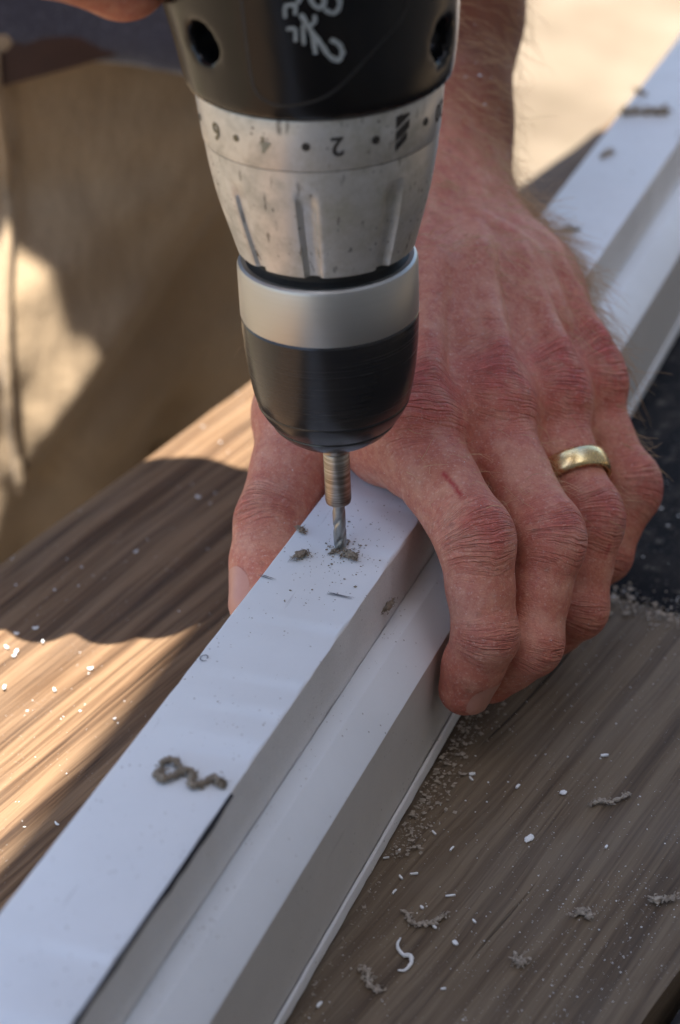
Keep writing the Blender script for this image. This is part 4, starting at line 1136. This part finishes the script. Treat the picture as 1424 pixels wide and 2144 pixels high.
sp += [(T(random.gauss(0, .0022) + .001, random.gauss(-.0015, .0022), .0002), rs(.0002, .0006)) for _ in range(60)]
sp += [(T(rs(-.0125, .013), rs(.15, .45), .0001), ex(.0002, .0010)) for _ in range(30)]
sp += [(T(rs(.0148, .0190), rs(-.2, .0), -.0168), ex(.0001, .0003)) for _ in range(60)]
flakes('drilling_dust', sp, M['shaving'], 'fine brown drilling crumbs scattered over the white trim')
sp = [(B(rs(.02, .11), rs(-.11, .098), .0002), ex(.00008, .00035)) for _ in range(1100)]
sp += [(B(.105 - abs(random.gauss(0, .02)), rs(-.11, -.01), .0002), ex(.00008, .0003)) for _ in range(700)]
sp += [(B(rs(-.13, -.02), rs(-.09, .2), .0002), ex(.0001, .0005)) for _ in range(450)]
sp += [(B(rs(.02, .11), .0985 + random.gauss(-.003, .004), .0003), ex(.00012, .0006)) for _ in range(450)]
sp += [(B(rs(.02, .19), rs(.105, .30), .0003), ex(.00015, .0009)) for _ in range(300)]
sp = [q for q in sp if not -.0145 < q[0].dot(TN) < .0295]
arm_ids = np.where((LV[:, 1] > .155) & (LV[:, 1] < .27) & (nor[:len(LV)] @ np.array((0, -.857, .515)) > .35))[0]
for i in rng.choice(arm_ids, 70): sp.append((Vector(LV[i] + nor[i] * .0002), ex(.0003, .0010)))
hand_ids = np.where((LV[:, 1] < .12) & (nor[:len(LV)] @ np.array((0, -.857, .515)) > .3))[0]
for i in rng.choice(hand_ids, 220): sp.append((Vector(LV[i] + nor[i] * .0001), ex(.00007, .00025)))
flakes('pale_dust', sp, M['chip_white'], 'pale specks of sawdust strewn over the planks')
sp = [(T(.0292 + abs(random.gauss(0, .0038)), rs(-.045, .06), ZB + .0002 + rs(0, .0015)), ex(.0002, .0010)) for _ in range(900)]
sp += [(B(rs(.02, .11), .0985 + random.gauss(-.004, .005), .0005), ex(.0003, .0013)) for _ in range(500)]
sp += [(T(.0292 + abs(random.gauss(0, .002)), rs(-.2, -.05), ZB + .0002), ex(.0002, .0007)) for _ in range(160)]
flakes('sawdust', sp, M['chip_tan'], 'tan sawdust heaped along the trim lip and the sawn plank end')

# ------------------------------------------------------------------ added unseen sun blocker, cut to shape the shade on bench and trousers
M['canvas'] = cloth('blocker_canvas', (.42, .43, .45), (.5, .51, .53), wrinkle=.2)
ZS = 1.05
def shade_pt(x, y):              # (x, y) on the bench top where the shadow of this corner falls
    return Vector((x - SUN_S[0] * (ZS - ZB), y - SUN_S[1] * (ZS - ZB), ZS))
poly = [(-.303, -.62), (.0, .160), (-.004, .222), (-.10, .226), (-.34, .230), (-.34, .262), (-.15, .266), (-.130, .259), (-.117, .270), (-.100, .282), (-.093, .295), (-.104, .311), (-.112, .306), (-.116, .320), (-.14, .331), (-.34, .332), (-.34, .44), (.30, .44), (.34, .0), (.34, -.62)]  # outline notched so sun patches land on the plank and trousers
bm = bmesh.new()
vs = [bm.verts.new(shade_pt(*p_)) for p_ in poly]; f_ = bm.faces.new(vs)
r_ = bmesh.ops.extrude_face_region(bm, geom=[f_])
for v_ in [g for g in r_['geom'] if isinstance(g, bmesh.types.BMVert)]: v_.co.z += .003
shade = bm_obj('added_sun_blocker', bm, M['canvas'], None, smooth=False)
tag(shade, 'unseen grey sheet added above the bench, cut to shape sun and shade', 'shade')

# ------------------------------------------------------------------ added unseen boarded walls, right and rear, to hold back light
wall_blocker = empty('added_wall_blocker', (.95, -.4, ZG)); tag(wall_blocker, 'unseen boarded walls added right of the bench and behind the camera to block light', 'wall')
M['blocker_wood'] = wood('blocker_boards', (.15, .145, .14), (.27, .262, .252), (.38, .37, .36), .1, seed=5.0)
bm = bmesh.new(); bmesh.ops.create_cube(bm, size=1.0)
for v_ in bm.verts: v_.co = Vector((v_.co.x * .025, v_.co.y * 2.6, v_.co.z * .142 + .071))
bmesh.ops.bevel(bm, geom=list(bm.edges), offset=.004, segments=2, affect='EDGES')
first = bm_obj('board', bm, M['blocker_wood'], wall_blocker, smooth=False)
bm = bmesh.new(); bmesh.ops.create_cube(bm, size=1.0)  # rear wall, added behind the camera to darken front-facing surfaces
for v_ in bm.verts: v_.co = Vector((v_.co.x * 1.5 - .77, v_.co.y * .025 - .92, v_.co.z * .142 + .071))
bmesh.ops.bevel(bm, geom=list(bm.edges), offset=.004, segments=2, affect='EDGES')
second = bm_obj('board', bm, M['blocker_wood'], wall_blocker, smooth=False)
for k in range(1, 18):
    for src in (first, second):
        o = src.copy(); col.objects.link(o); o.parent = wall_blocker; o.location = (0.004 * (k % 2), .004 * (k % 2), k * .147)
